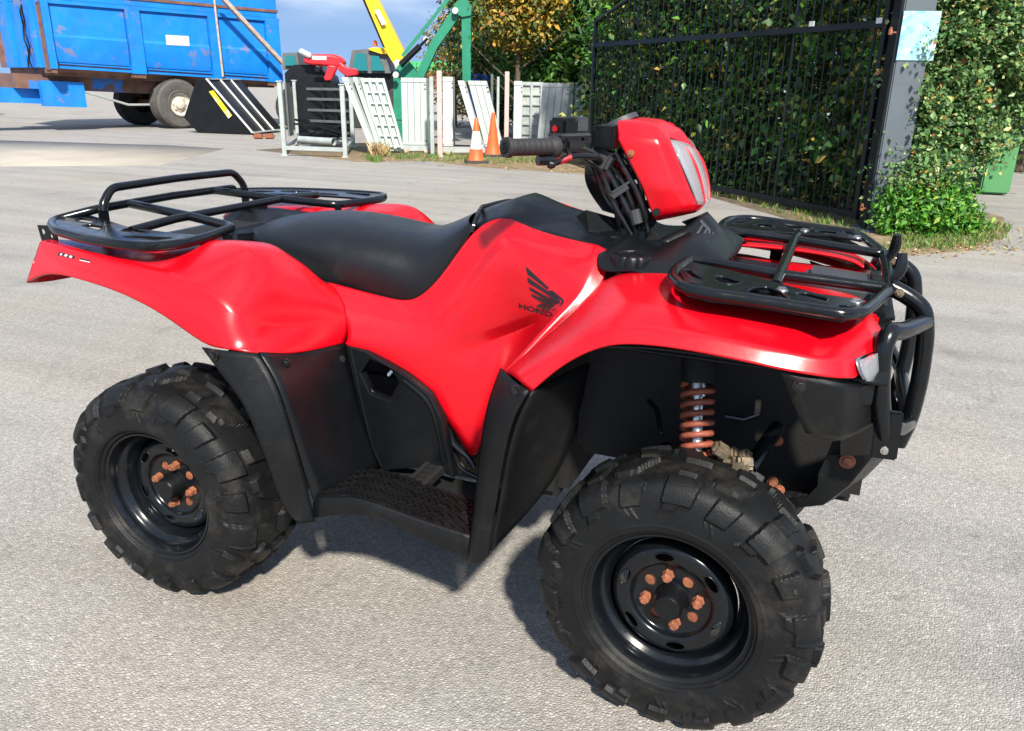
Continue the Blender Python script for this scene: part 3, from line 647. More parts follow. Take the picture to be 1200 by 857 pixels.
# ---------------------------------------------------------------- front bumper
BT = .0170
A_ = [Vector((1.612, -.17, .925)), at(1064, 347, -.17), at(1083, 362, -.17), at(1085, 392, -.17), at(1078, 446, -.165), at(1066, 492, -.16), at(1052, 520, -.15)]
b = MB(); P = fillet(A_, .06, 5); b.tube(P, BT, 12); b.tube(mirp(P), BT, 12)
q = at(1064, 492, -.16); b.tube([q, Vector((q.x, -q.y, q.z))], BT*.9, 12)
BUM = b.build('front_bumper', 'rack', QB, 50)
b = MB(); B_ = [at(1083, 378, -.18), at(1060, 388, -.30), at(1042, 389, -.36), at(1034, 410, -.375), at(1031, 455, -.375), at(1034, 497, -.36), at(1038, 528, -.33)]
P = fillet(B_, .05, 5); b.tube(P, BT, 12); b.tube([at(1040, 498, -.345), at(1056, 502, -.27), at(1065, 496, -.175)], BT*.85, 12); both(b, 'bumper_wing', 'rack', BUM, 50)
b = MB(); q = at(1038, 505, -.35); b.beam(q+Vector((0, -.012, .045)), q+Vector((.004, -.002, -.055)), .012, .046, (1, 0, 0), .003); both(b, 'bumper_foot', 'rack', BUM)
bolt(BUM, at(1037, 528, -.36), (.3, -1, 0), .006, .004, 'steel')
for yy in (-.17, .17): bolt(BUM, Vector((1.63, yy-.02, .918)), (0, -1, 0), .006, .004, 'dirtyalu')
# uprights behind the bumper top
for s_ in (-1, 1):
    b = MB(); b.tube(fillet([(1.60, .13*s_, .90), (1.63, .125*s_, .95), (1.628, .12*s_, .985)], .02, 3), [.010, .011, .012, .0125, .012, .009], 10); b.build('rack_stop', 'rack', BUM)
# plastic cowl, grille and skid plate
cw = [pts((914, 433, -.505), (929, 472, -.50), (944, 508, -.475), (948, 512, -.45)), pts((989, 450, -.472), (990, 478, -.468), (986, 513, -.440), (986, 517, -.415)), pts((1007, 450, -.425), (1008, 475, -.42), (1008, 503, -.40), (1006, 508, -.38)), pts((1027, 446, -.362), (1027, 468, -.36), (1027, 492, -.35), (1025, 497, -.33))]
for mir in (False, True): panel('front_cowl', cw, 'blackm', QB, .006, {('r', 1, 0, 3): .9, ('r', 2, 0, 3): .5, ('c', 2, 0, 3): .8}, 2, mir)
b = MB(); b.box(at(1012, 462, -.41)+Vector((0, .0, 0)), (.04, .012, .045), Matrix.Rotation(R(38), 3, 'Z'), .004); both(b, 'tow_bracket', 'blackp', QB)
b = MB(); up_ = pts((975, 518, -.30), (985, 516, -.32), (1010, 506, -.32), (1027, 495, -.31)); dn = pts((969, 533, -.27), (985, 534, -.29), (1005, 534, -.28), (1024, 534, -.26)); b.grid([up_, dn]); both(b, 'cowl_skirt', 'blackp', QB)
sk_ = [(970, 533), (959, 555), (958, 570), (944, 584), (918, 586), (929, 596), (965, 592), (995, 569), (1024, 534)]
q = [at(x, y, -.265) for x, y in sk_]; b = MB(); b.prism(q, (0, .008, 0)); both(b, 'skid_plate', 'blackm', QB)
pn = [(at(x, y, -.262), at(u, v, -.09)) for x, y, u, v in ((929, 595, 946, 588), (965, 591.5, 982, 583), (995, 568.5, 1014, 560), (1024, 534, 1044, 530), (1030, 500, 1054, 500))]
b = MB(); b.grid([[p, q, Vector((q.x+.01, 0, q.z)), Vector((q.x, -q.y, q.z)), Vector((p.x, -p.y, p.z))] for p, q in pn]); b.build('belly_pan', 'blackm', QB, 20)
bolt(QB, at(993, 541, -.272), (.1, -1, 0), .011, .006, 'rust')
b = MB(); b.box((1.60, 0, .80), (.04, .44, .16), bev=.01)
for k in range(7): b.box((1.625, 0, .735+.022*k), (.01, .40, .006))
b.build('front_grille', 'blackp', QB)
# lower headlights in the fender fronts
g = [pts((1000, 419, -.425), (1014, 413, -.385), (1030, 407, -.352)), pts((1003, 432, -.435), (1015, 430, -.395), (1028, 426, -.357)), pts((1009, 443, -.435), (1017, 443, -.395), (1026, 443, -.357))]
for mir in (False, True):
    o = panel('marker_lamp', [[p+Vector((.002, -.008, 0)) for p in r] for r in g], 'chrome', QB, .002, None, 1, mir); panel('lamp_lens', [[p+Vector((.008, -.016, 0)) for p in r] for r in g], 'lens', o, .003, None, 1, mir)
# ---------------------------------------------------------------- front suspension
for s_ in (-1, 1):
    Y = lambda p: Vector((p.x, p.y*(-s_), p.z))
    t0, t1 = at(818, 430, -.26), at(816, 532, -.34)
    d = (t1-t0)
    b = MB(); b.tube([Y(t0-d*.15), Y(t0+d*.35)], .019, 14); b.tube([Y(t0+d*.35), Y(t1+d*.18)], .0135, 14); so_ = b.build('shock_absorber', 'steel', QB, 60)
    ax = d.normalized(); a1 = ax.orthogonal().normalized(); b1 = ax.cross(a1); n = 220; T = 7.6
    b = MB(); b.tube([Y(t0+d*.20+d*.92*(k/n)+(a1*math.cos(2*math.pi*T*k/n)+b1*math.sin(2*math.pi*T*k/n))*.0300) for k in range(n+1)], .0068, 8); b.build('coil_spring', 'rustspring', so_, 60)
    b = MB(); b.tube([Y(t0-d*.2), Y(t0+d*.20)], .036, 16); b.build('shock_shade_tube', 'dark', so_)  # dark tube over the upper shock body, added for the fender's shade
    b = MB(); b.lathe([(0, .045), (.008, .045)], Y(t1+d*.14), (0, 0, 1), 20, True); b.build('spring_seat', 'dark', so_)
    b = MB()
    for x in (1.18, 1.42): b.tube([(x, .16*s_, .36), (1.30, .42*s_, .27)], .016, 10)
    for x in (1.20, 1.40): b.tube([(x, .18*s_, .50), (1.30, .41*s_, .40)], .014, 10)
    b.build('suspension_arm', 'rack', QB)
    b = MB(); b.tube([(1.29, .10*s_, .34), (1.29, .40*s_, HZ)], .015, 12); b.lathe([(0, .04), (.05, .045), (.08, .03)], (1.29, .30*s_, .31), (0, s_, -.1), 16, True); b.build('drive_shaft', 'black', QB)
    b = MB(); b.tube([at(912, 500, -.25) if s_ < 0 else Y(at(912, 500, -.25)), Y(at(878, 548, -.36))], .016, 10); b.build('tie_rod', 'rack', QB)
    b = MB()
    q = at(858, 535, -.36)
    for k in range(9): b.box(Y(q+Vector((random.uniform(-.03, .03), random.uniform(-.02, .03), random.uniform(-.03, .02)))), (.035, .03, .025), Matrix.Rotation(random.uniform(-1, 1), 3, (random.random(), random.random(), .3)), .006)
    b.build('steering_knuckle', 'dirtyalu', QB, 30)
    b = MB(); b.lathe([(-.03, .10), (.03, .10), (.035, .09), (.035, .03)], (1.29, .41*s_, HZ), (0, s_, 0), 32, True); b.build('hub_carrier', 'dark', QB)
    for q_, d_ in ((at(898, 512, -.24), (.045, .02, .02)), (at(888, 478, -.22), (.012, .01, .04))): b = MB(); b.box(Y(q_), d_, bev=.002); b.build('chassis_bracket', 'dirtyalu', QB)
    for P_ in ([at(760, 470, -.2), at(770, 480, -.24), at(775, 510, -.28)], [at(850, 488, -.22), at(872, 492, -.22), at(890, 486, -.22)]): b = MB(); b.tube([Y(p) for p in P_], .006, 8); b.build('brake_hose', 'black', QB)
    for x_, y_ in ((911, 517), (913, 575), (905, 565)): bolt(QB, Y(at(x_, y_, -.24)), (0, s_, 0), .008, .005, 'rust')
b = MB(); b.tube([(0, -.46, HZ), (0, .46, HZ)], .035, 14); b.lathe([(-.10, .06), (-.07, .10), (.07, .10), (.10, .06)], (0, .05, HZ), (0, 1, 0), 24, True); b.build('rear_axle', 'dark', QB)
for s_ in (-1, 1):
    b = MB(); b.tube([(.05, .28*s_, .36), (.08, .24*s_, .66)], .03, 12); b.build('rear_shock', 'dark', QB)
    b = MB(); b.beam((.0, .33*s_, .30), (.45, .26*s_, .33), .05, .04); b.build('swing_arm', 'dark', QB)
b = MB(); b.tube(fillet([(.55, .20, .45), (.20, .24, .50), (-.10, .22, .55), (-.28, .20, .60)], .05, 4), .045, 14); b.build('exhaust', 'dark', QB)

# ---------------------------------------------------------------- handlebar, controls
g0, g1 = at(592, 173, -.375), at(652, 172, -.262)
hb = MB(); c0 = Vector((1.005, -.05, 1.135)); P = cat([g0, g1, at(668, 176, -.22), at(697, 186, -.13), Vector((1.0, -.045, 1.115)), Vector((1.0, .045, 1.115)), Vector((.98, .13, 1.125)), Vector((g1.x+.03, .22, g1.z)), Vector((g1.x, .262, g1.z)), Vector((g0.x, .375, g0.z))], 5)
hb.tube(P, .0112, 10); HB = hb.build('handlebar', 'black', QB, 50)
def grip(a, c_, parent):
    d = (c_-a).normalized(); L = (c_-a).length; b = MB()
    pf = [(0, .004), (.0, .0195), (.004, .0205), (.010, .0205), (.012, .0165)]
    N = 7
    for k in range(N):
        h0, h1 = .014+(L-.032)*k/N, .014+(L-.032)*(k+1)/N
        pf += [(h0, .0155), (h0+.002, .0172), (h1-.002, .0172), (h1, .0155)]
    pf += [(L-.014, .0175), (L-.010, .0225), (L-.004, .0232), (L, .0215), (L, .011)]
    b.lathe(pf, a, d, 28); o = b.build('grip', 'grip', parent, 30)
    e = MB(); e.lathe([(-.003, .0), (-.003, .008), (-.001, .010), (.001, .014)], a, d, 20)
    for k in range(3):
        p_ = a+Vector((0, 0, .009-.009*k))-d*.003; e.lathe([(0, .0028), (.003, .0022)], p_, -d, 8, True)
    e.build('bar_end', 'blackp', o)
grip(g0, g1, HB); grip(Vector((g0.x, -g0.y, g0.z)), Vector((g1.x, -g1.y, g1.z)), HB)
cq = at(660, 158, -.235); rot = Matrix.Rotation(math.atan2(-(g0-g1).y, -(g0-g1).x), 3, 'Z')
b = MB(); b.box(cq+Vector((0, 0, .016)), (.042, .052, .036), rot, .006); MC = b.build('brake_reservoir', 'blackp', HB)
b = MB(); b.box(at(676, 146, -.205)+Vector((0, 0, 0)), (.036, .040, .032), rot, .004); b.build('reservoir_cap', 'greyplate', MC)
b = MB(); b.box(at(667, 158, -.225), (.082, .052, .008), rot, .003); b.build('reservoir_flange', 'greyplate', MC)
b = MB(); b.box(cq+rot @ Vector((-.024, .0, .012)), (.010, .012, .014), rot, .003); b.build('switch_button', 'redrubber', MC)
b = MB(); b.box(at(668, 169, -.225), (.055, .045, .030), rot, .008); b.box(at(683, 164, -.19), (.03, .03, .02), rot, .005); b.tube([at(665, 160, -.24), at(667, 182, -.24)], .006, 8); b.build('throttle_housing', 'black', HB)
b = MB(); lv = pts((646, 193, -.285), (655, 189, -.27), (668, 184, -.25), (684, 183, -.225), (700, 184, -.20)); b.tube(cat(lv, 4), [.0085]+[.0068]*11+[.007]*5, 10); b.lathe([(-.009, .002), (-.007, .007), (0, .0095), (.007, .007), (.009, .002)], lv[0], (1, 0, 0), 14); LV = b.build('brake_lever', 'black', HB)
b = MB(); b.tube(cat(pts((652, 190, -.273), (660, 187.5, -.262), (669, 184.5, -.25)), 4), .0076, 10); b.build('lever_sleeve', 'redrubber', LV)
b = MB(); b.tube(pts((630, 188, -.30), (640, 188, -.285), (652, 187, -.262)), .011, 10); b.build('thumb_throttle', 'black', HB)
b = MB(); b.box(at(666, 181, -.235), (.012, .012, .012)); b.box(at(655, 181, -.25), (.014, .01, .01)); b.build('cable_adjuster', 'steel', HB)
b = MB(); b.box(at(706, 186, -.09), (.05, .05, .045), Matrix.Rotation(R(25), 3, 'Y'), .008); b.beam(at(682, 177, -.15), at(704, 184, -.09), .02, .018, bev=.003); b.build('bar_clamp', 'greyplate', HB)
# steering column, hoses and cables
b = MB(); b.tube([(1.00, 0, 1.11), (1.06, 0, .96), (1.12, 0, .80)], .026, 14); b.build('steering_column', 'black', QB)
cab = [[(705, 192, -.09), (716, 208, -.10), (728, 230, -.10), (742, 262, -.10), (746, 285, -.08)], [(712, 190, -.08), (728, 210, -.10), (740, 236, -.10), (750, 268, -.08)], [(700, 196, -.06), (712, 220, -.08), (722, 242, -.08), (728, 266, -.07)],
       [(722, 180, -.10), (736, 205, -.11), (748, 228, -.11), (757, 258, -.10), (760, 280, -.08)], [(726, 175, -.08), (742, 196, -.10), (750, 215, -.10), (756, 250, -.09)], [(690, 186, -.14), (698, 200, -.10), (710, 232, -.08), (735, 262, -.08)], [(668, 178, -.22), (690, 190, -.16), (706, 205, -.12), (720, 240, -.11), (740, 275, -.10)]]
for k, pth in enumerate(cab):
    b = MB(); b.tube(cat(pts(*pth), 5), (.0085, .007, .010, .007, .006, .007, .0055)[k], 8); b.build('cable', 'black', QB)
b = MB(); b.beam(at(717, 226, -.118), at(738, 213, -.118), .003, .005); b.build('cable_tie', 'greyplate', QB)
b = MB(); b.beam(at(718, 231, -.12), at(736, 219, -.12), .007, .010); b.build('cable_clip', 'greyplate', QB)
b = MB(); b.tube([at(743, 246, -.11), at(747, 262, -.11)], .013, 10); b.build('cable_boot', 'greyplate', QB)
# dark meter cover behind the bar
g = [pts((688, 188, -.06), (705, 186, -.085), (725, 190, -.06)), pts((683, 206, -.055), (702, 206, -.095), (725, 206, -.07)), pts((690, 226, -.05), (706, 228, -.09), (728, 230, -.06)), pts((706, 247, -.03), (716, 250, -.07), (734, 256, -.05))]
g = [r+[Vector((p.x, -p.y, p.z)) for p in reversed(r)] for r in g]
panel('bar_cover', g, 'black', QB, 0, None, 2)
b = MB()
for q in range(44):
    b.box(at(random.uniform(724, 766), random.uniform(205, 285), random.uniform(-.09, -.03)), (random.uniform(.01, .03), .02, random.uniform(.01, .03)), Matrix.Rotation(random.uniform(-1, 1), 3, (.2, 1, .3)), .003)
b.build('steering_fitting', 'dark', QB, 30)
# ---------------------------------------------------------------- headlight pod
PD = [ # stations rear -> front : top centre, shoulder, upper side, lower side, bottom edge
 [(736, 141, 0), (724, 144, -.088), (725, 164, -.122), (752, 216, -.126), (764, 249, -.114), (768, 261, -.100)],
 [(752, 139, 0), (746, 143, -.088), (748, 164, -.124), (771, 220, -.126), (784, 245, -.112), (788, 257, -.098)],
 [(776, 142, 0), (768, 149, -.084), (770, 165, -.116), (789, 222, -.114), (800, 241, -.102), (801, 254, -.090)],
 [(797, 153, 0), (779, 158, -.076), (781, 166, -.098), (801, 222, -.100), (809, 238, -.088), (809, 252, -.078)],
 [(812, 173, 0), (783, 162, -.068), (785, 168, -.088), (807, 222, -.088), (815, 239, -.070), (813, 249, -.062)]]
pg = [pts(*r) for r in PD]; pg = [r+[Vector((p.x, -p.y, p.z)) for p in reversed(r[1:])] for r in pg]
pg = [r for r in pg]
pd = panel('headlight_pod', [list(r) for r in zip(*[[q for q in rw_] for rw_ in pg])], 'red', QB, .004, {('r', 2, 0, 4): 1, ('r', 1, 0, 4): .9, ('r', 10, 0, 4): .9, ('r', 3, 0, 4): .85, ('r', 8, 0, 4): .85, ('r', 4, 0, 4): 1, ('r', 9, 0, 4): 1, ('r', 7, 0, 4): 1, ('c', 3, 0, 10): .8, ('c', 2, 0, 10): .5}, 3)
def lens_rows(off):
    L = [pts((781, 164, -.075), (800, 167, -.04), (812, 174, 0)), pts((793, 187, -.090), (812, 190, -.05), (823, 200, 0)), pts((806, 216, -.090), (821, 218, -.045), (829, 220, 0)), pts((815, 240, -.072), (823, 240, -.035), (829, 238, 0))]
    L = [[p+Vector((off, 0, 0)) for p in r] for r in L]
    return [r+[Vector((p.x, -p.y, p.z)) for p in reversed(r[:-1])] for r in L]
rf_ = panel('lamp_reflector', lens_rows(-.025), 'chrome', pd, .002, None, 2); panel('lamp_lens', lens_rows(.004), 'lens', pd, .003, None, 2)
b = MB(); 
for s_ in (-1, 1):
    q = [at(797, 188, -.082), at(816, 237, -.062)]; q = [Vector((p.x-.008, p.y*(-s_), p.z)) for p in q]; b.beam(q[0], q[1], .016, .006, (0, 1, 0))
b.build('lamp_trim', 'greyplate', pd)
b = MB(); b.tube(cat([p+Vector((.006, 0, 0)) for p in pts((800, 173, -.04), (812, 195, -.048), (819, 220, -.044), (822, 238, -.034))], 4), .004, 8); both(b, 'lamp_rib', 'red', pd)
b = MB(); b.box(at(716, 160, -.06), (.05, .14, .05), bev=.006); b.build('meter_housing', 'blackp', QB)
b = MB(); b.lathe([(0, .045), (.012, .042), (.014, .03)], at(728, 143, -.01)+Vector((0, 0, -.006)), (-.5, 0, 1), 28, True); b.build('speedometer', 'greyplate', QB)
bolt(pd, at(739, 180, -.132), (0, -1, .2), .0055, .003, 'rust'); bolt(pd, at(769, 249, -.125), (0, -1, 0), .006, .003, 'black')

# ---------------------------------------------------------------- decals laid on the panels
bpy.context.view_layer.update()
def surf(ob):
    dg = bpy.context.evaluated_depsgraph_get(); return BVHTree.FromObject(ob, dg)
def lay(bvh, polys, name, material, off=.0012, parent=QB, split=0, mx=None):
    b = MB()
    for P in polys:
        V = []
        for x, y in P:
            d = ray(x, y).normalized(); hit = bvh.ray_cast(CAM, d)
            if hit[0] is None: V = None; break
            V.append(hit[0]-d*off)
        if V: b.add(V, [tuple(range(len(V)))])
    o = b.build(name, material, parent, 180)
    return o
sb = surf(SIDE[0])
wz = lambda a: [(600+x/10.714, 300+y/10.714) for x, y in a]
wing = [[(172, 130), (465, 402), (445, 425), (195, 235), (178, 180)], [(190, 265), (445, 437), (612, 572), (590, 602), (432, 480), (210, 345), (196, 318)], [(215, 388), (430, 505), (576, 603), (546, 614), (430, 558), (225, 432)], [(238, 472), (430, 565), (540, 624), (510, 648), (430, 612), (255, 516)], [(300, 632), (350, 597), (500, 656), (470, 682)],
        [(455, 440), (500, 430), (640, 540), (652, 578), (625, 562)], [(625, 562), (652, 578), (620, 628), (515, 692), (497, 680), (618, 592)]]
lay(sb, [wz(p) for p in wing], 'wing_emblem', 'decal')
def lay_text(bvh, txt, o_, ux, uy, wpx, name, material, off=.0013, bold=.03, parent=QB):
    vs, fs = text_mesh(txt, 0, bold); w_ = max(v.x for v in vs); h_ = max(v.y for v in vs)
    polys = []
    M = [(o_[0]+ux[0]*v.x/w_+uy[0]*v.y/h_, o_[1]+ux[1]*v.x/w_+uy[1]*v.y/h_) for v in vs]
    return lay(bvh, [[M[i] for i in f] for f in fs], name, material, off, parent)
lay_text(sb, 'HOND', (600+78/10.714, 300+652/10.714), (430/10.714, 118/10.714), (2/10.714, -62/10.714), 0, 'maker_lettering', 'decal')
nb = surf(NOSE)
lay_text(nb, 'TRX', (813, 272), (22, 24), (9, -15), 0, 'nose_lettering', 'greyplate', .002)
fb = surf([o for o in QB.children if o.name.startswith('rear_fender')][0])
lay(fb, [[(67, 299.5), (69, 295.5), (88, 300), (86.5, 303.5)], [(92.5, 304.5), (94, 302.5), (106, 305.2), (105, 307.8)]], 'fender_sticker', 'decal')
lay(fb, [[(70, 299), (71, 297), (73, 297.5), (72, 299.5)], [(75, 299.8), (77, 298), (79.5, 299.2), (77, 301)], [(80.5, 301), (82, 299.5), (85, 300.6), (83, 302.6)], [(93, 305.2), (93.4, 304.5), (105.5, 307), (105, 307.8)]], 'sticker_print', 'decalw', .002)
# ================================================================== the yard behind
F2 = Vector((-math.sin(HEAD), math.cos(HEAD), 0)); R2 = Vector((math.cos(HEAD), math.sin(HEAD), 0))
def pg(px, d, py=92):
    q = ray(px, py); q = Vector((q.x, q.y, 0)).normalized(); return Vector((CAM.x, CAM.y, 0))+q*d
def atplane(px, py, p0, n):
    d = ray(px, py); return CAM+d*((Vector(p0)-CAM).dot(Vector(n))/d.dot(Vector(n)))
def local(root):
    """world -> local function of a root with plain location and z rotation"""
    inv = (Matrix.Translation(root.location) @ Matrix.Rotation(root.rotation_euler.z, 4, 'Z')).inverted()
    return lambda p: inv @ Vector(p)
MT['blue'] = mat('blue_paint', (.008, .215, .72), .42, var=.14, vscale=1.5, rvar=.1, spots=[((.26, .19, .15), 1.3, .60, .04, .75), ((.05, .20, .46), 3, .5, .25, .6), ((.16, .07, .04), 9, .66, .04, .85), ((.03, .09, .25), .7, .5, .2, .5)])
MT['rustbrown'] = mat('rusty_brown', (.17, .085, .055), .8, var=.4, vscale=4, bump=.2, bscale=40, spots=[((.012, .17, .55), 2.5, .64, .05, .8)])
MT['bluerust'] = mat('worn_blue_chassis', (.16, .085, .06), .7, var=.3, vscale=4, spots=[((.012, .18, .62), 1.1, .52, .04, .95)])
MT['farblack'] = mat('black_machine_paint', (.006, .007, .008), .35, spec=.3, var=.3, vscale=4, rvar=.1)
MT['fartyre'] = mat('dusty_tyre', (.085, .08, .072), .85, var=.25, vscale=6, bump=.3, bscale=30)
MT['fartyredark'] = mat('dark_tyre', (.03, .03, .03), .8, var=.3, vscale=6)
MT['mudtyre'] = mat('muddy_tyre', (.13, .085, .05), .9, var=.4, vscale=9, bump=.5, bscale=14)
MT['cream'] = mat('cream_hub', (.55, .50, .42), .6, var=.2, vscale=12, spots=[((.25, .12, .06), 14, .6, .1, .8)])
MT['yellow'] = mat('yellow_paint', (.85, .52, .012), .4, var=.08, vscale=3, spots=[((.3, .2, .05), 9, .7, .1, .5)])
MT['yellowsign'] = mat('yellow_sticker', (.85, .55, .02), .4, spots=[((.8, .78, .7), 3.5, .55, .05, .9)])
MT['green'] = mat('green_paint', (.012, .20, .115), .45, var=.15, vscale=3, spots=[((.02, .08, .05), 7, .66, .1, .6)])
MT['brightgreen'] = mat('bright_green_sheet', (.03, .36, .12), .5, var=.1, vscale=2)
MT['binGreen'] = mat('pale_green_plastic', (.07, .24, .085), .6, var=.12, vscale=3)
MT['farred'] = mat('red_machine_paint', (.70, .02, .03), .35, var=.1, vscale=3)
MT['white'] = mat('white_paint', (.56, .58, .56), .5, var=.06, vscale=5, spots=[((.35, .30, .24), 9, .68, .12, .5)])
MT['form'] = mat('pale_powder_coated_panel', (.44, .50, .475), .5, var=.08, vscale=3, rvar=.08, spots=[((.30, .27, .22), 6, .64, .2, .45), ((.25, .12, .07), 22, .72, .05, .7)])
MT['galv'] = mat('galvanised_steel', (.42, .46, .44), .45, metal=.3, var=.15, vscale=5, spots=[((.22, .16, .12), 8, .64, .15, .6)])
MT['pinkpost'] = mat('faded_pink_post', (.50, .38, .35), .6, var=.12, vscale=4, spots=[((.3, .2, .15), 12, .66, .1, .6)])
MT['tealglass'] = mat('tinted_cab_glass', (.01, .16, .17), .08, spec=.7)
MT['grey'] = mat('grey_cab_frame', (.10, .11, .11), .5, var=.2, vscale=6)
MT['orange'] = mat('orange_cone_plastic', (.80, .115, .025), .55, var=.1, vscale=9, spots=[((.35, .10, .05), 18, .66, .1, .5)])
MT['conewhite'] = mat('reflective_sleeve', (.66, .63, .56), .45, var=.08, vscale=12, spots=[((.35, .30, .24), 14, .6, .2, .6)])
MT['cblack'] = mat('cone_base_rubber', (.05, .05, .05), .8, var=.3, vscale=20)
MT['gate'] = mat('black_gate_paint', (.005, .008, .010), .38, spec=.25, var=.25, vscale=7, rvar=.1, spots=[((.10, .05, .03), 26, .72, .05, .6)])
MT['post'] = mat('grey_post_paint', (.085, .105, .12), .5, var=.12, vscale=3, rvar=.1, spots=[((.12, .20, .11), 3.2, .66, .08, .5), ((.16, .12, .09), 24, .72, .06, .6)])
MT['sign'] = mat('faded_cyan_sign', (.32, .56, .60), .4, spots=[((.04, .34, .42), 6, .50, .12, .8), ((.6, .68, .68), 11, .55, .1, .7)])
MT['wood'] = mat('weathered_plank', (.45, .36, .28), .8, var=.3, vscale=10, spots=[((.22, .10, .06), 6, .58, .1, .8)])
MT['brick'] = mat('brown_sheet_wall', (.20, .075, .055), .8, var=.25, vscale=3)
MT['bluebin'] = mat('blue_sheet', (.02, .10, .45), .5)
MT['concrete'] = mat('pale_concrete_slab', (.30, .275, .235), .9, var=.12, vscale=1.2, bump=.2, bscale=30, spots=[((.33, .30, .26), 3, .56, .2, .6)])
MT['bark'] = mat('bark', (.09, .065, .045), .9, var=.4, vscale=14, bump=.6, bscale=30)
MT['soil'] = mat('verge_soil', (.17, .12, .075), .95, var=.4, vscale=6, bump=.6, bscale=18, spots=[((.09, .10, .03), 5, .5, .15, .8), ((.30, .24, .16), 12, .6, .1, .7)])

# pale slab let into the yard
b = MB(); P = [gp(-60, 163), gp(-60, 196), gp(187, 194), gp(263, 174.5), gp(205, 171)]; b.prism([(p.x, p.y, .004) for p in P], (0, 0, -.03)); tag(b.build('concrete_slab', 'concrete', None, 0), kind='structure')

# ---------------------------------------------------------------- blue trailer
W = gp(215, 151); nS = Vector((.945, -.327, 0)).normalized(); uS = Vector((.327, .945, 0)).normalized()
def sol(px, py):                               # metres along the trailer side where it meets image column px
    p = atplane(px, py, W, nS); return (p-W).dot(uS)
TL = empty('farm_trailer', W, math.atan2(uS.y, uS.x), 'blue tipping farm trailer with rusty lower edge and dusty wheels', 'trailer')
sl_, sr_ = sol(53, 60), sol(327, 60)
def zat(s, pa, pb):                            # height on the side plane of the line through two pixels
    za, zb = atplane(*pa, W, nS), atplane(*pb, W, nS); sa, sb_ = (za-W).dot(uS), (zb-W).dot(uS)
    return za.z+(zb.z-za.z)*(s-sa)/(sb_-sa)
zb = lambda s: zat(s, (52, 79), (324, 96)); zt = lambda s: zat(s, (60, 2), (324, 24))
BD = 3.0
def tbox(mb, s0, s1, y0, y1, f0, f1):          # box following the tilted body; heights by functions
    v = [(s, y, f(s)) for s in (s0, s1) for y in (y0, y1) for f in (f0, f1)]
    mb.add(v, [(0, 1, 3, 2), (4, 6, 7, 5), (0, 4, 5, 1), (2, 3, 7, 6), (0, 2, 6, 4), (1, 5, 7, 3)])
b = MB(); tbox(b, sl_, sr_, .02, BD, zb, lambda s: zt(s)+.05); b.build('trailer_body', 'blue', TL)
b = MB(); tbox(b, sl_, sr_, -.02, BD, lambda s: zt(s)+.06, lambda s: zt(s)+1.1); b.build('upper_board', 'blue', TL)
b = MB(); tbox(b, sl_-.05, sr_+.05, -.06, .0, lambda s: zt(s)-.04, lambda s: zt(s)+.05); b.build('top_rail', 'blue', TL)
b = MB(); tbox(b, sl_-.03, sr_+.03, -.045, .0, lambda s: zt(s)+.20, lambda s: zt(s)+.27); b.build('upper_rail', 'rustbrown', TL)
xs_p = [(53, 63), (151, 167), (246, 257), (312, 327)]
for a, c_ in xs_p:
    b = MB(); tbox(b, sol(a, 60), sol(c_, 60), -.10, .02, lambda s: zb(s)-.02, lambda s: zt(s)+.02); b.build('side_post', 'blue', TL)
    b = MB(); tbox(b, sol(a, 60)+.02, sol(c_, 60)-.02, -.07, .3, lambda s: zb(s)-.12, lambda s: zb(s)-.022); b.build('post_foot', 'rustbrown', TL)
for (a, c_), (d_, e_) in zip(xs_p[:-1], xs_p[1:]):
    s0, s1 = sol(c_, 60)+.03, sol(d_, 60)-.03; b = MB()
    # pressed panel: upper flat, crease, lower flat leaning in
    H = lambda s, t: zb(s)+(zt(s)-zb(s))*t
    prof = [(.93, -.015), (.52, -.03), (.48, -.05), (.20, -.04), (.10, .0)]
    b.grid([[(s0+(s1-s0)*k/4, y, H(s0+(s1-s0)*k/4, t)) for k in range(5)] for t, y in prof]); b.build('side_sheet', 'blue', TL, 15)
b = MB(); s0, s1 = sl_+.05, sr_-.05; b.add([(s0, -.02, zb(s0)+.10), (s1, -.02, zb(s1)+.10), (s1, .30, zb(s1)-.14), (s0, .30, zb(s0)-.14)], [(0, 1, 2, 3)]); b.build('lower_skirt', 'rustbrown', TL)
b = MB(); tbox(b, sl_+.1, sr_-.1, .25, BD-.1, lambda s: zb(s)-.17, lambda s: zb(s)+.01); b.build('floor_bearer', 'rustbrown', TL)
b = MB(); tbox(b, sl_-.01, sl_+.02, -.1, .12, lambda s: zb(s)-.05, lambda s: zt(s)); b.build('corner_post', 'rustbrown', TL)
for k, y in enumerate((.35, 1.1, 1.9, 2.8)):
    b = MB(); tbox(b, sl_-.09, sl_, y, y+.14, zb, lambda s: zt(s)+.3); b.build('front_post', 'rustbrown' if k == 3 else 'blue', TL)
b = MB(); s0 = sl_
for y, ph in ((.62, 0), (.75, 1)): b.tube([(s0-.14-.02*math.sin(k*1.7+ph), y+.04*math.sin(k*1.3+ph), zb(s0)+1.4*k/9) for k in range(10)], .02, 6)
b.build('hydraulic_hose', 'farblack', TL)
b = MB(); tbox(b, sl_-.6, sr_-.8, .55, .75, lambda s: zb(s)-.50, lambda s: zb(s)-.16); b.build('chassis_rail', 'bluerust', TL)
b = MB(); tbox(b, sl_-.6, sr_-.8, 1.65, 1.85, lambda s: zb(s)-.50, lambda s: zb(s)-.16); b.build('chassis_rail', 'bluerust', TL)
b = MB(); tbox(b, sl_-1.6, sl_+.7, .75, 1.65, lambda s: zb(s)-.85, lambda s: zb(s)-.5); b.build('drawbar', 'blue', TL)
b = MB(); tbox(b, sl_-.1, sl_+.9, .35, .55, lambda s: zb(s)-.9, lambda s: zb(s)-.3); b.build('jack_leg', 'blue', TL)
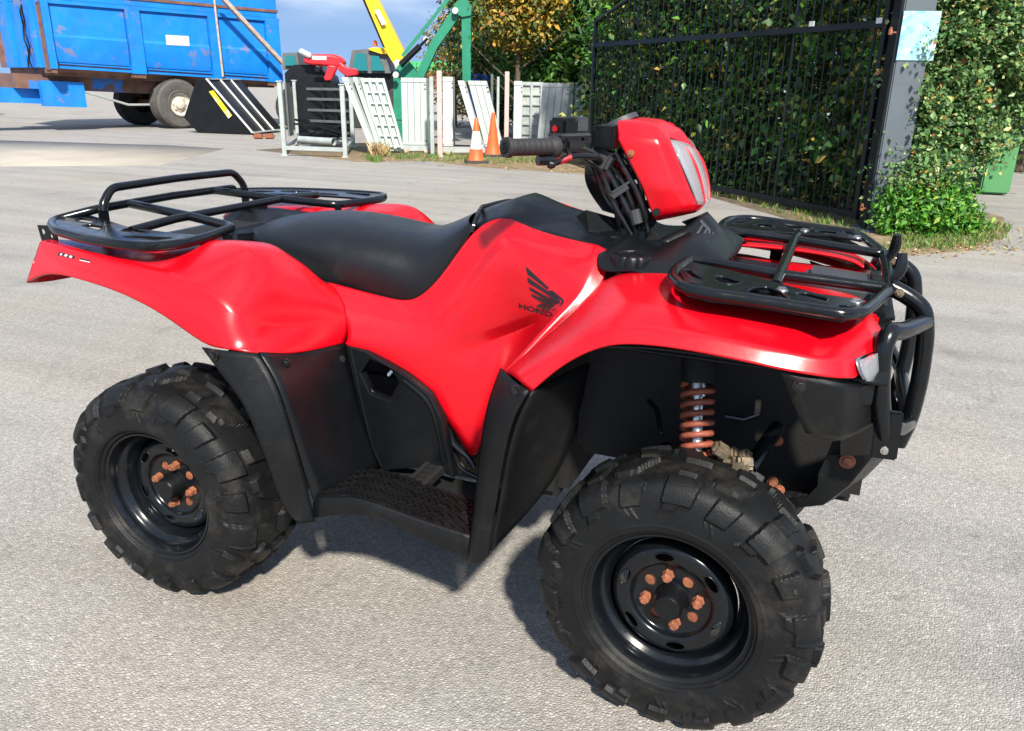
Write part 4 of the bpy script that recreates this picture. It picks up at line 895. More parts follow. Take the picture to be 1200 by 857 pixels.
b = MB(); b.tube([(sl_+.9, .4, zb(sl_)-.55), (-1.2, .5, .62), (-.3, .45, .62)], .03, 6); b.build('brake_rod', 'galv', TL)
b = MB(); b.tube([(0, .3, .65), (0, 2.6, .65)], .08, 8); b.build('axle', 'rustbrown', TL)
def far_wheel(r, wd, hub, tm, hm, parent, loc, name='wheel', flip=1):
    b = MB(); b.lathe([(.0, hub), (.02, hub*1.12), (.0, hub*1.2), (.03, r*.72), (.02, r*.90), (-.04, r*.985), (-wd*.5, r), (-wd+.04, r*.985), (-wd-.02, r*.9), (-wd-.02, hub)], axis=(0, -1*flip, 0), n=40)
    for k in range(5): b.lathe([(-wd*(.12+.18*k), r*1.004), (-wd*(.12+.18*k)-.01, r*1.012), (-wd*(.12+.18*k)-wd*.1, r*1.012), (-wd*(.12+.18*k)-wd*.11, r*1.0)], axis=(0, -1*flip, 0), n=40)
    o = b.build(name, tm, parent); o.location = loc
    b = MB(); b.lathe([(-.02, hub*1.02), (-.08, hub*.92), (-.10, hub*.7), (-.05, hub*.45), (.0, hub*.40), (.02, hub*.2), (.02, 0)], axis=(0, -1*flip, 0), n=24)
    for k in range(8): b.lathe([(-.10, .025), (-.05, .022)], (hub*.58*math.cos(k*.785), 0, hub*.58*math.sin(k*.785)), (0, -1*flip, 0), 6, True)
    b.build('wheel_hub', hm, o); return o
far_wheel(.645, .46, .30, 'fartyre', 'cream', TL, (0, .0, .645)); far_wheel(.645, .46, .30, 'fartyredark', 'rustbrown', TL, (0, 2.75, .645), flip=-1)
b = MB(); b.box((sol(207, 47), -.056, zat(sol(207, 47), (190, 46), (220, 49))), (sol(220, 47)-sol(193, 47), .01, .25)); b.build('number_board', 'white', TL)
b = MB(); b.tube([(sol(247, 0), -.18, up(W+uS*sol(247, 0), -2)), (sol(257.5, 90), -.18, zat(sol(257, 90), (200, 86), (257, 90)))], .03, 8); b.build('ratchet_strap', 'wood', TL)
p0 = atplane(255, -8, W+nS*.5, nS); p1 = atplane(331, 74, W+nS*.5, nS)
b = MB(); b.beam(local(TL)(p0), local(TL)(p1), .10, .14, (0, -1, 0)); b.build('tailgate_arm', 'wood', TL)
# tractor at the drawbar: only the edge of one muddy tyre shows
TX = empty('tractor', gp(-38, 136), TL.rotation_euler.z, 'tractor hitched to the blue trailer, only one muddy tyre edge showing at left', 'tractor')
far_wheel(.80, .5, .38, 'mudtyre', 'rustbrown', TX, (0, 0, .80)); far_wheel(.80, .5, .38, 'mudtyre', 'rustbrown', TX, (0, 2.2, .80), flip=-1)
b = MB(); b.box((-1.2, 1.1, 1.1), (2.8, .9, .9), bev=.1); b.box((-.6, 1.1, 2.1), (1.4, 1.3, 1.2), bev=.1); b.build('tractor_body', 'farblack', TX)

# ---------------------------------------------------------------- loader bucket
A, Bq = gp(232, 156), gp(296, 158.5); BK = empty('loader_bucket', A, 0, 'black loader bucket with yellow sticker lying beside the trailer wheel', 'bucket'); lc = local(BK)
nB = (Bq-A).cross(Vector((0, 0, 1))).normalized(); wv = gp(331, 154.5)-Bq; wv.z = 0
sp_ = [atplane(x, y, A, nB) for x, y in ((230.5, 93), (242, 93.5), (296, 156.5), (284, 158), (232, 155.5), (215.5, 138))]
for nm, off in (('side_plate', 0), ('side_plate', 1)):
    b = MB(); b.prism([lc(p+wv*off) for p in sp_], Vector((wv.normalized()*.04))); b.build(nm, 'farblack', BK)
b = MB(); b.add([lc(sp_[1]), lc(sp_[2]), lc(sp_[2]+wv), lc(sp_[1]+wv)], [(0, 1, 2, 3)]); b.add([lc(sp_[0]), lc(sp_[1]), lc(sp_[1]+wv), lc(sp_[0]+wv)], [(0, 1, 2, 3)]); b.add([lc(sp_[3]), lc(sp_[4]), lc(sp_[4]+wv), lc(sp_[3]+wv)], [(0, 1, 2, 3)]); b.add([lc(sp_[2]), lc(sp_[3]), lc(sp_[3]+wv), lc(sp_[2]+wv)], [(0, 1, 2, 3)]); b.build('bucket_floor', 'farblack', BK)
for t in (0.0, .38, .70):
    b = MB(); o_ = Vector((.02, -.02, .02)); b.beam(lc(sp_[1]+wv*t)+o_, lc(sp_[2]+wv*t)+o_, .045, .03); b.build('wear_strip', 'white', BK)
o_ = Vector((.02, -.02, .02))
b = MB(); b.beam(lc(sp_[1])+o_, lc(sp_[1]+wv)+o_, .05, .03); b.build('top_edge', 'galv', BK)
b = MB(); b.beam(lc(sp_[2])+o_, lc(sp_[2]+wv)+o_, .10, .03); b.build('cutting_edge', 'galv', BK)
q = [atplane(x, y, A-nB*0+nB*.012 if nB.y < 0 else A-nB*.012, nB) for x, y in ((245, 107.5), (250, 106), (272, 135.5), (268, 139))]
b = MB(); b.prism([lc(p) for p in q], nB*(.01 if nB.y < 0 else -.01)); b.build('hazard_sticker', 'yellowsign', BK)
for px in (303, 316): b = MB(); b.box(lc(gp(px, 163))+Vector((0, 0, .06)), (.22, .18, .12), Matrix.Rotation(.5, 3, 'Z'), .03); o = b.build('brick_block', 'rust', None); o.location = A; tag(o, 'small rust-brown block on the ground %s under the loader bucket edge' % ('left' if px == 303 else 'right'), 'block', 'blocks by the bucket')

# ---------------------------------------------------------------- stillage and formwork panels
SG = empty('post_pallet', gp(334, 182.5), HEAD, 'open pale green steel post pallet holding dark metal pieces, at the left of the row', 'stillage'); lc = local(SG)
cn = {'fl': gp(334, 182.5), 'fr': gp(405, 185), 'bl': gp(350, 169), 'br': gp(414, 173)}
tops = {'fl': 96, 'fr': 100, 'bl': 95, 'br': 105}
for k, p in cn.items():
    b = MB(); z = up(p, tops[k]); q = lc(p); b.box(q+Vector((0, 0, z/2)), (.075, .075, z), bev=.006); b.box(q+Vector((0, 0, z+.01)), (.10, .10, .02)); b.box(q+Vector((0, 0, .01)), (.12, .12, .02)); b.build('corner_post', 'galv', SG)
for a, c_ in (('fl', 'fr'), ('bl', 'br'), ('fl', 'bl'), ('fr', 'br')):
    b = MB(); b.beam(lc(cn[a])+Vector((0, 0, .14)), lc(cn[c_])+Vector((0, 0, .14)), .05, .07); b.build('base_rail', 'galv', SG)
dk = empty('metal_frame_pile', gp(345, 170), HEAD, 'dark metal frames stacked inside the open post pallet', 'metal frame'); l2 = local(dk)
cL, cR = l2(cn['bl'])+Vector((.06, -.1, 0)), l2(cn['br'])+Vector((-.05, -.1, 0))
for z in (.28, .50, .72, .94, 1.14):
    b = MB(); b.beam(cL+Vector((0, 0, z)), cR+Vector((0, .0, z+.01)), .05, .05); b.build('cross_bar', 'grey', dk)
for t in (.05, .30, .52, .76): b = MB(); p = cL.lerp(cR, t); b.beam(p+Vector((0, .06, .16)), p+Vector((0, .06, 1.25)), .06, .05); b.build('upright_bar', 'farblack', dk)
b = MB(); b.beam(cL+Vector((-.10, -.3, .2)), cL+Vector((-.10, -.3, 1.25)), .32, .03, (1, 0, 0)); b.build('side_sheet', 'grey', dk)
b = MB(); b.box((cL+cR)/2+Vector((0, .18, .72)), (1.15, .02, 1.1)); b.build('back_sheet', 'farblack', dk)
b = MB()
for k in range(14): b.beam(cL.lerp(cR, random.random())+Vector((0, random.uniform(-.5, .1), random.uniform(.2, .45))), cL.lerp(cR, random.random())+Vector((0, random.uniform(-.5, .1), random.uniform(.2, .55))), .04, .04)
tag(b.build('loose_bar', 'farblack', dk), kind='stuff')
b = MB(); b.tube([lc(gp(352, 176))+Vector((0, 0, .20)), lc(gp(392, 179))+Vector((0, 0, .20))], .07, 14, cap=False); o = b.build('steel_pipe', 'galv', None); o.location = SG.location; o.rotation_euler = SG.rotation_euler; tag(o, 'short open-ended grey pipe lying along the front of the post pallet', 'pipe')
def form_panel(px0, px1, pyb, pyt, label, shift=0, lean=0, planks=3, ribs=False, depth=.09, material='form', yaw=0, dpx=None):
    """upright panel between two base columns; lean = sideways offset of the top (m); boards each a part"""
    a, c_ = gp(px0, pyb), gp(px1, pyb); wd = (c_-a).length; h = up(a, pyt)
    root = empty('formwork_panel', a, HEAD+yaw, label, 'panel', 'formwork panels in the row')
    sh = lambda z: lean*z/h; n = planks
    for k in range(n):
        x0, x1 = wd*k/n+.004, wd*(k+1)/n-.004; b = MB()
        z0, z1 = .10, h
        v = [(x+sh(z), y, z) for z in (z0, z1) for y in (0, depth if not ribs else .02) for x in (x0, x1)]
        b.add(v, [(0, 1, 5, 4), (2, 6, 7, 3), (0, 4, 6, 2), (1, 3, 7, 5), (4, 5, 7, 6), (0, 2, 3, 1)]); b.build('board', material, root)
    for z in ((.16, h-.06) if not ribs else np.linspace(.14, h-.05, 7)):
        b = MB(); b.beam((0+sh(z), -.018 if ribs else -.006, z), (wd+sh(z), -.018 if ribs else -.006, z), .05 if ribs else .012, .035); b.build('cross_rib', material, root)
    if ribs:
        for k in range(n+1):
            b = MB(); b.beam((wd*k/n+sh(.1), -.03, .1), (wd*k/n+sh(h), -.03, h), .05, .06, (0, 1, 0)); b.build('frame_rib', material, root)
    b = MB()
    for z in (.22, h-.12, h-.20):
        for x in (.3, .7): b.lathe([(0, .010), (.004, .009)], (wd*(1-.12*x)+sh(z), -.012, z), (0, -1, 0), 8, True)
    b.build('bolt_hole', 'farblack', root)
    return root
form_panel(437, 444, 182, 91, 'edge-on pale panel leaning left beside the open post pallet', lean=-.52, planks=1, depth=.6)
form_panel(445, 450, 181, 91, 'second edge-on pale panel leaning left, next to the ribbed one', lean=-.45, planks=1, depth=.6)
form_panel(450, 474, 180, 92, 'pale ribbed panel showing its grid back, leaning left in front of the green mast', lean=-.36, planks=3, ribs=True)
form_panel(472, 501, 178, 91, 'upright pale panel of three boards facing out, left of the pink post', planks=4, depth=.5)
form_panel(519.5, 531, 177, 90, 'narrow white upright panel just right of the pink post', planks=1, depth=.6, material='white')
form_panel(562, 569, 182, 95, 'edge-on white panel leaning left behind the white banded cone', lean=-.42, planks=1, depth=.5, material='white')
form_panel(570, 591, 178, 95, 'broad pale panel of boards leaning left above the two cones', lean=-.38, planks=3, depth=.4)
form_panel(601, 610, 178, 95, 'narrow white upright board right of the second pink post', planks=1, depth=.3, material='white')
form_panel(610, 632, 176, 96, 'grey ribbed panel with open grid behind the right handlebar', planks=2, ribs=True, depth=.3, material='galv')
form_panel(628, 658, 180, 97, 'wide grey panel of boards leaning right behind the handlebar', lean=.10, planks=4, depth=.2, material='galv')
form_panel(660, 669, 178, 97, 'narrow grey upright board left of the gate end', planks=1, depth=.2, material='galv')
form_panel(671, 683, 178, 97, 'grey upright board nearest the left end of the black gate', planks=2, depth=.2, material='galv')
for px, pyb, pyt, w_, mt, lb in ((507, 183, 90, .07, 'galv', 'grey upright post just left of the tall pink post'), (516, 184.5, 83, .09, 'pinkpost', 'tall faded pink post standing between the white panels'), (593, 184, 84, .08, 'pinkpost', 'faded pink post behind the plain orange cone'), (576, 176, 87, .05, 'grey', 'thin dark post behind the leaning panels, by the trees'), (583, 177, 90, .05, 'galv', 'thin grey post left of the pink post behind the cones')):
    p = gp(px, pyb); h = up(p, pyt); o = empty('rack_post', p, HEAD, lb, 'post', 'posts of the panel racks'); b = MB(); b.box((0, 0, h/2), (w_, w_, h), bev=.006); b.build('upright', mt, o); b = MB(); b.box((0, 0, .012), (w_*1.9, w_*1.9, .024)); b.build('foot_plate', mt, o)
for a, c_, y, lb in ((447, 505, 180, 'low grey base beam under the pale panels left of the pink post'), (517, 592, 182, 'low grey base beam under the white panels behind the cones')):
    P, Q = gp(a, y), gp(c_, y); o = empty('base_beam', P, math.atan2((Q-P).y, (Q-P).x), lb, 'beam', 'base beams of the racks'); L = (Q-P).length
    b = MB(); b.box((L/2, .35, .09), (L, .06, .08)); b.box((L/2, .0, .09), (L, .06, .08)); b.build('rail', 'galv', o); b = MB()
    for t in (.1, .5, .9): b.box((L*t, .17, .05), (.08, .42, .06))
    b.build('skid', 'wood', o)
# cones
def cone(px, pyb, h, sleeve, label):
    o = empty('traffic_cone', gp(px, pyb), HEAD+.2, label, 'traffic cone', 'cones by the panels'); b = MB(); n = 4
    b.box((0, 0, .025), (.40, .40, .05), bev=.015); b.build('base', 'cblack', o)
    r = lambda z: .135+(.028-.135)*(z-.05)/(h-.05)
    zs = [.05, .30*h, .72*h, h-.01]
    b = MB(); b.lathe([(.05, r(.05)+.012), (.07, r(.07))]+[(z, r(z)) for z in zs[1:]]+[(h, .02), (h, .0)], axis=(0, 0, 1), n=28); b.build('cone_body', 'orange', o)
    if sleeve: b = MB(); b.lathe([(z, r(z)+.003) for z in (.31*h, .5*h, .70*h)], axis=(0, 0, 1), n=28); b.build('sleeve', 'conewhite', o)
cone(558, 191, .76, True, 'orange traffic cone with a white reflective band, nearest the handlebar grip'); cone(577.5, 183.5, .80, False, 'plain orange traffic cone without a band, behind the grip')

# ---------------------------------------------------------------- machines behind the row
def machine(name, px, d, label, cat_, yaw=0): return empty(name, pg(px, d), HEAD+yaw, label, cat_)
def P3(px, py, d): # point at horizontal distance d in image column px, row py
    p = pg(px, d); return Vector((p.x, p.y, up(p, py)))
M1 = machine('loader', 365, 24, 'red-armed loader with dark cab behind the open post pallet', 'loader'); lc = local(M1)
def fat(name, px, d, thick, material, root, bev=.03):
    P = [lc(P3(x, y, d)) for x, y in px]; b = MB(); b.prism(P, (0, thick, 0)); o = b.build(name, material, root, 40)
    mo = o.modifiers.new('b', 'BEVEL'); mo.width = bev; mo.segments = 2; mo.limit_method = 'ANGLE'; return o
fat('boom', ((356, 70), (359, 65.5), (364, 63.5), (391, 63.5), (400, 67), (404, 74), (398, 79), (388, 78), (366, 76.5), (358, 75)), 24, .5, 'farred', M1, .09)
fat('linkage', ((386, 76), (396, 78), (388, 94), (381, 95), (379, 92)), 23.9, .18, 'farred', M1); fat('linkage', ((399, 72), (406, 79), (418, 81), (419, 88), (406, 90), (396, 82)), 23.9, .25, 'farred', M1)
fat('linkage', ((370, 76), (378, 78), (374, 86), (368, 84)), 23.8, .2, 'farblack', M1)
b = MB(); q = [lc(P3(x, y, 23.7)) for x, y in ((367.5, 65.5), (384, 66), (384, 70.5), (367.5, 70))]; b.prism(q, (0, -.02, 0)); b.build('boom_marking', 'white', M1)
b = MB(); P = [lc(P3(x, y, 24.3)) for x, y in ((334, 110), (334, 86), (345, 76), (372, 76), (386, 90), (390, 110))]; b.prism(P, (0, 1.2, 0)); b.build('body', 'farblack', M1)
b = MB(); P = [lc(P3(x, y, 24.6)) for x, y in ((332, 82), (333, 62.5), (350, 61.5), (352, 82))]; b.prism(P, (0, 1.1, 0)); b.build('cab', 'grey', M1)
b = MB(); P = [lc(P3(x, y, 24.5)) for x, y in ((335, 77), (335.5, 65.5), (346.5, 65), (348, 77))]; b.prism(P, (0, .05, 0)); b.build('cab_window', 'tealglass', M1)
b = MB(); b.beam(lc(P3(353, 59, 24)), lc(P3(366, 66, 24)), .18, .14, bev=.03); b.build('hose_guard', 'white', M1)
for x in (345, 385): b = MB(); p = lc(pg(x, 24)); b.lathe([(0, .25), (.05, .5), (.03, .58), (-.35, .58), (-.4, .3)], (p.x, p.y, .58), (0, -1, 0), 24, True); b.build('wheel', 'fartyredark', M1)
M2 = machine('telehandler', 440, 25, 'telehandler with raised yellow boom and teal-tinted cab behind the pale panels', 'telehandler'); lc = local(M2)
b = MB(); P = [lc(P3(x, y, 25)) for x, y in ((424, -12), (441, -12), (483, 80), (470, 88), (450, 55)) ]; b.prism(P, (0, .45, 0)); b.build('boom', 'yellow', M2)
b = MB(); P = [lc(P3(x, y, 24.9)) for x, y in ((442, 12), (447, 11), (455, 28), (450, 30))]; b.prism(P, (0, -.02, 0)); b.build('boom_marking', 'white', M2)
b = MB(); P = [lc(P3(x, y, 24.9)) for x, y in ((426, -8), (428.5, -8), (453, 57), (450, 55))]; b.prism(P, (0, -.03, 0)); b.build('boom_edge', 'farblack', M2)
b = MB(); P = [lc(P3(x, y, 25.2)) for x, y in ((408, 86), (414, 59), (433, 57.5), (452, 62), (458, 86))]; b.prism(P, (0, 1.2, 0)); b.build('cab', 'grey', M2)
for W4 in ([(413, 83), (418, 63), (430, 62.5), (431, 83)], [(436, 83), (436, 65), (445, 66), (451, 83)]):
    b = MB(); P = [lc(P3(x, y, 25.1)) for x, y in W4]; b.prism(P, (0, .06, 0)); b.build('cab_window', 'tealglass', M2)
b = MB(); P = [lc(P3(x, y, 25.05)) for x, y in ((433, 57), (440, 55.5), (460, 58), (461, 64), (447, 63), (435, 59))]; b.prism(P, (0, 1.0, 0)); b.build('cab_roof', 'yellow', M2)
b = MB(); p = lc(P3(441, 54, 25.3)); b.lathe([(0, .07), (.12, .06), (.15, .03)], p, (0, 0, 1), 12, True); b.build('beacon', 'orange', M2)
b = MB(); P = [lc(P3(x, y, 25.4)) for x, y in ((404, 118), (404, 86), (470, 84), (482, 90), (482, 118))]; b.prism(P, (0, 1.2, 0)); b.build('body', 'farblack', M2)
for x in (415, 470): b = MB(); p = lc(pg(x, 25)); b.lathe([(0, .25), (.05, .5), (.03, .6), (-.35, .6), (-.4, .3)], (p.x, p.y, .6), (0, -1, 0), 24, True); b.build('wheel', 'fartyredark', M2)
M3 = machine('hedge_cutter_arm', 475, 18.5, 'green folding hydraulic reach arm on a mast behind the pale panels', 'reach arm'); lc = local(M3)
b = MB(); P = [lc(P3(x, y, 18.5)) for x, y in ((460, 140), (461, 88), (470, 70), (476, 68), (488, 84), (487, 140))]; b.prism(P, (0, .25, 0)); b.build('mast', 'green', M3)
b = MB(); p = lc(pg(472, 18.5)); b.box((p.x, p.y+.2, .25), (1.2, .8, .5), bev=.05); b.build('base', 'green', M3)
b = MB(); P = [lc(P3(x, y, 18.4)) for x, y in ((481, 95), (489, 84), (506, 48), (530, 12), (541, 16), (513, 56), (496, 92), (489, 100))]; b.prism(P, (0, .24, 0)); b.build('lower_arm', 'green', M3)
b = MB(); P = [lc(P3(x, y, 18.3)) for x, y in ((531, 14), (534, 4), (540, -2), (548, 0), (553, 6), (552, 18), (542, 20))]; b.prism(P, (0, .34, 0)); b.build('knuckle', 'green', M3)
b = MB(); P = [lc(P3(x, y, 18.35)) for x, y in ((541, 10), (552, 10), (551.5, 96), (542, 96))]; b.prism(P, (0, .22, 0)); b.build('upper_arm', 'green', M3)
b = MB(); b.beam(lc(P3(472, 66, 18.3)), lc(P3(530, -6, 18.3)), .07, .07); b.build('tension_rod', 'green', M3)
b = MB(); b.tube([lc(P3(470, 76, 18.25)), lc(P3(493, 54, 18.25))], .065, 10); b.tube([lc(P3(493, 54, 18.25)), lc(P3(502, 45, 18.25))], .03, 10); b.build('hydraulic_ram', 'farblack', M3)
for x, y in ((466, 74), (464, 88), (500, 47), (534, 13)): b = MB(); b.lathe([(0, .07), (.05, .06)], lc(P3(x, y, 18.3)), (0, -1, 0), 12, True); b.build('pivot_pin', 'white', M3)
o = empty('storage_container', pg(512, 36), HEAD, 'bright green sheeted container far behind the reach arm', 'container'); lc = local(o)
b = MB(); P = [lc(P3(x, y, 36)) for x, y in ((478, 86), (480, 72), (560, 72), (560, 86))]; b.prism(P, (0, 2.2, 0)); b.build('container_wall', 'brightgreen', o)
b = MB(); P = [lc(P3(x, y, 35.9)) for x, y in ((478, 104), (478, 83), (560, 83), (560, 104))]; b.prism(P, (0, .1, 0)); b.build('lower_wall', 'brick', o)
b = MB(); b.box((0, 0, .55), (.6, .6, 1.1), bev=.03); o = b.build('blue_drum', 'bluebin', None); o.location = pg(566, 22)+Vector((0, 0, .45)); b = None; tag(o, 'blue sheet metal box behind the reach arm by the trees', 'box')
# ---------------------------------------------------------------- gate
GR, GL = Vector((1.66, 7.02, 0)), Vector((-2.40, 10.92, 0)); gd = (GR-GL); GLEN = gd.length; gd.normalize()
GT = empty('iron_gate', GL, math.atan2(gd.y, gd.x), 'tall black iron gate of thin vertical bars, standing open against the hedge', 'gate')
zb_, zm = .10, 1.90
ztop = lambda x: 2.24+(.95)*math.sin(min(1, x/GLEN)*math.pi*.5)
b = MB(); b.beam((0, 0, zb_), (GLEN, 0, zb_), .05, .06); b.build('bottom_rail', 'gate', GT)
b = MB(); b.beam((0, 0, zm), (GLEN, 0, zm), .05, .06); b.build('middle_rail', 'gate', GT)
b = MB(); b.tube([(GLEN*k/16, 0, ztop(GLEN*k/16)) for k in range(17)], .028, 8); b.build('top_rail', 'gate', GT)
for x in (0, GLEN): b = MB(); b.box((x, 0, (ztop(x)+.05)/2+.03), (.06, .055, ztop(x)-.0), bev=.004); b.build('gate_stile', 'gate', GT)
nb_ = 46
bme = None
for k in range(1, nb_):
    x = GLEN*k/nb_; thick = k % 9 == 0
    b = MB(); r = .016 if thick else .0085; b.tube([(x, 0, zb_), (x, 0, ztop(x))], r, 6); b.build('bar', 'gate', GT)
for x, z in ((GLEN-.06, 1.93), (GLEN-.95, 1.95)): b = MB(); b.box((x, -.035, z), (.07, .01, .05)); b.build('white_tag', 'white', GT)
PB = gp(1030, 272)
PO = empty('gate_post', PB, HEAD-R(9), 'thick grey steel gate post with a pale cyan sign near its top', 'post')
b = MB(); b.box((.02, .12, 1.7), (.27, .26, 3.4), bev=.012); b.build('post_body', 'post', PO)
b = MB(); b.box((.02, .12, .01), (.42, .42, .02)); b.build('base_plate', 'post', PO)
b = MB(); b.box((-.124, .13, 1.7), (.03, .25, 3.38)); b.build('post_flange', 'gate', PO)
for z in (1.80, .22):
    b = MB(); b.lathe([(-.02, .018), (.02, .018), (.03, .012), (.045, .011)], (-.19, .02, z), (0, 0, 1), 12, True); b.box((-.15, .02, z), (.10, .02, .012)); b.build('hinge', 'rust', PO)
s0 = 1.565; b = MB(); b.box((.045, -.018, s0+.205), (.315, .006, .41)); sg = b.build('notice_board', 'sign', PO)
# ---------------------------------------------------------------- plants
def leaves(name, P, size, material, parent=None, asp=1.7, updir=.35, outw=None, flat=0, seed=1):
    rg = np.random.default_rng(seed); P = np.asarray(P, float); n = len(P)
    nr = rg.normal(size=(n, 3)); nr[:, 2] = np.abs(nr[:, 2])+updir
    if outw is not None: nr += outw
    nr /= np.linalg.norm(nr, axis=1)[:, None]
    t = rg.normal(size=(n, 3)); t[:, 2] -= .5; t -= nr*np.sum(t*nr, 1)[:, None]; t /= np.linalg.norm(t, axis=1)[:, None]
    s = np.cross(nr, t); L = size*(.45+1.2*rg.uniform(0, 1, n)**1.8)[:, None]; Wd = L/asp
    base = P-t*L*.5; tip = P+t*L*.5-nr*L*.12; m1 = P+s*Wd*.5+nr*L*.10-t*L*.08; m2 = P-s*Wd*.5+nr*L*.10-t*L*.08
    V = np.stack([base, m1, tip, m2], 1).reshape(-1, 3); k = np.arange(n)*4
    F = np.concatenate([np.stack([k, k+1, k+2], 1), np.stack([k, k+2, k+3], 1)])
    me = bpy.data.meshes.new(name); me.from_pydata(V.tolist(), [], F.tolist())
    return link(name, me, material, parent, 0, fixn=False)
def clumps(centers, per, spread, seed=1):
    rg = np.random.default_rng(seed); c = np.repeat(np.asarray(centers, float), per, 0); return c+rg.normal(size=c.shape)*np.asarray(spread)
G = lambda *c: [(i/(len(c)-1), q) for i, q in enumerate(c)]
MT['leafdark'] = mat('hedge_leaf', (.04, .08, .02), .45, trans=.25, island=[(0, (.012, .038, .015)), (.4, (.028, .080, .025)), (.72, (.075, .155, .035)), (.86, (.17, .26, .05)), (.94, (.42, .36, .05)), (1, (.34, .17, .04))])
MT['leafmid'] = mat('tree_leaf', (.05, .12, .02), .42, trans=.3, island=[(0, (.025, .08, .02)), (.4, (.05, .15, .028)), (.75, (.10, .25, .04)), (.95, (.20, .34, .05)), (1, (.40, .34, .05))])
MT['leafautumn'] = mat('autumn_leaf', (.2, .13, .02), .5, trans=.3, island=[(0, (.04, .09, .02)), (.3, (.11, .14, .025)), (.55, (.30, .22, .03)), (.85, (.60, .38, .03)), (1, (.42, .17, .04))])
MT['leafbush'] = mat('bush_leaf', (.06, .13, .03), .42, trans=.28, island=[(0, (.035, .09, .03)), (.35, (.085, .20, .055)), (.7, (.18, .32, .10)), (.90, (.33, .42, .15)), (.96, (.48, .40, .10)), (1, (.50, .12, .06))])
MT['leafbright'] = mat('nettle_leaf', (.08, .25, .03), .45, trans=.35, island=[(0, (.04, .16, .02)), (.4, (.08, .28, .03)), (.8, (.16, .40, .05)), (1, (.34, .46, .07))])
MT['grass'] = mat('grass_blade', (.08, .2, .03), .5, trans=.3, island=[(0, (.05, .13, .02)), (.45, (.10, .23, .03)), (.75, (.20, .26, .06)), (1, (.40, .30, .14))])
MT['drygrass'] = mat('dry_grass', (.45, .32, .14), .7, island=[(0, (.30, .20, .08)), (.6, (.50, .36, .18)), (1, (.25, .25, .06))])
MT['berry'] = mat('red_berry', (.55, .04, .02), .35)
rg = np.random.default_rng(5)
gn = Vector((-gd.y, gd.x, 0)); gn = gn if gn.y > 0 else -gn
def limb_tree(name, base, h, lean, label, crown_fn, mat_, group='trees behind the yard', r=.16, seed=3, cat_='tree'):
    o = empty(name, base, 0, label, cat_, group); rr = random.Random(seed); b = MB()
    T = cat([(0, 0, 0), (lean[0]*.3, lean[1]*.3, h*.3), (lean[0]*.6, lean[1]*.6, h*.62), (lean[0], lean[1], h*.95)], 4); b.tube(T, [r*(1-.75*k/(len(T)-1)) for k in range(len(T))], 9)
    for k in range(9):
        i = 3+int(k*.9) % (len(T)-4); s = T[min(i, len(T)-2)]; a = rr.uniform(0, 6.28); L = h*rr.uniform(.2, .42)
        b.tube(cat([s, s+Vector((math.cos(a)*L*.4, math.sin(a)*L*.4, L*.3)), s+Vector((math.cos(a)*L*.9, math.sin(a)*L*.9, L*.75))], 4), [r*.35*(1-.8*q/8) for q in range(9)], 6)
    b.build('trunk', 'bark', o); crown_fn(o); return o
def ell_crown(c, rad, ncl, per, spread, size, m_, seed, hollow=.35, asp=1.9):
    def f(o):
        g = np.random.default_rng(seed); d = g.normal(size=(ncl, 3)); d /= np.linalg.norm(d, axis=1)[:, None]; q = d*(g.uniform(hollow, 1, ncl)**.5)[:, None]*np.array(rad)+np.array(c)
        q = q[q[:, 2] > .25]
        leaves('crown', clumps(q, per, spread, seed), size, m_, o, asp, seed=seed)
    return f
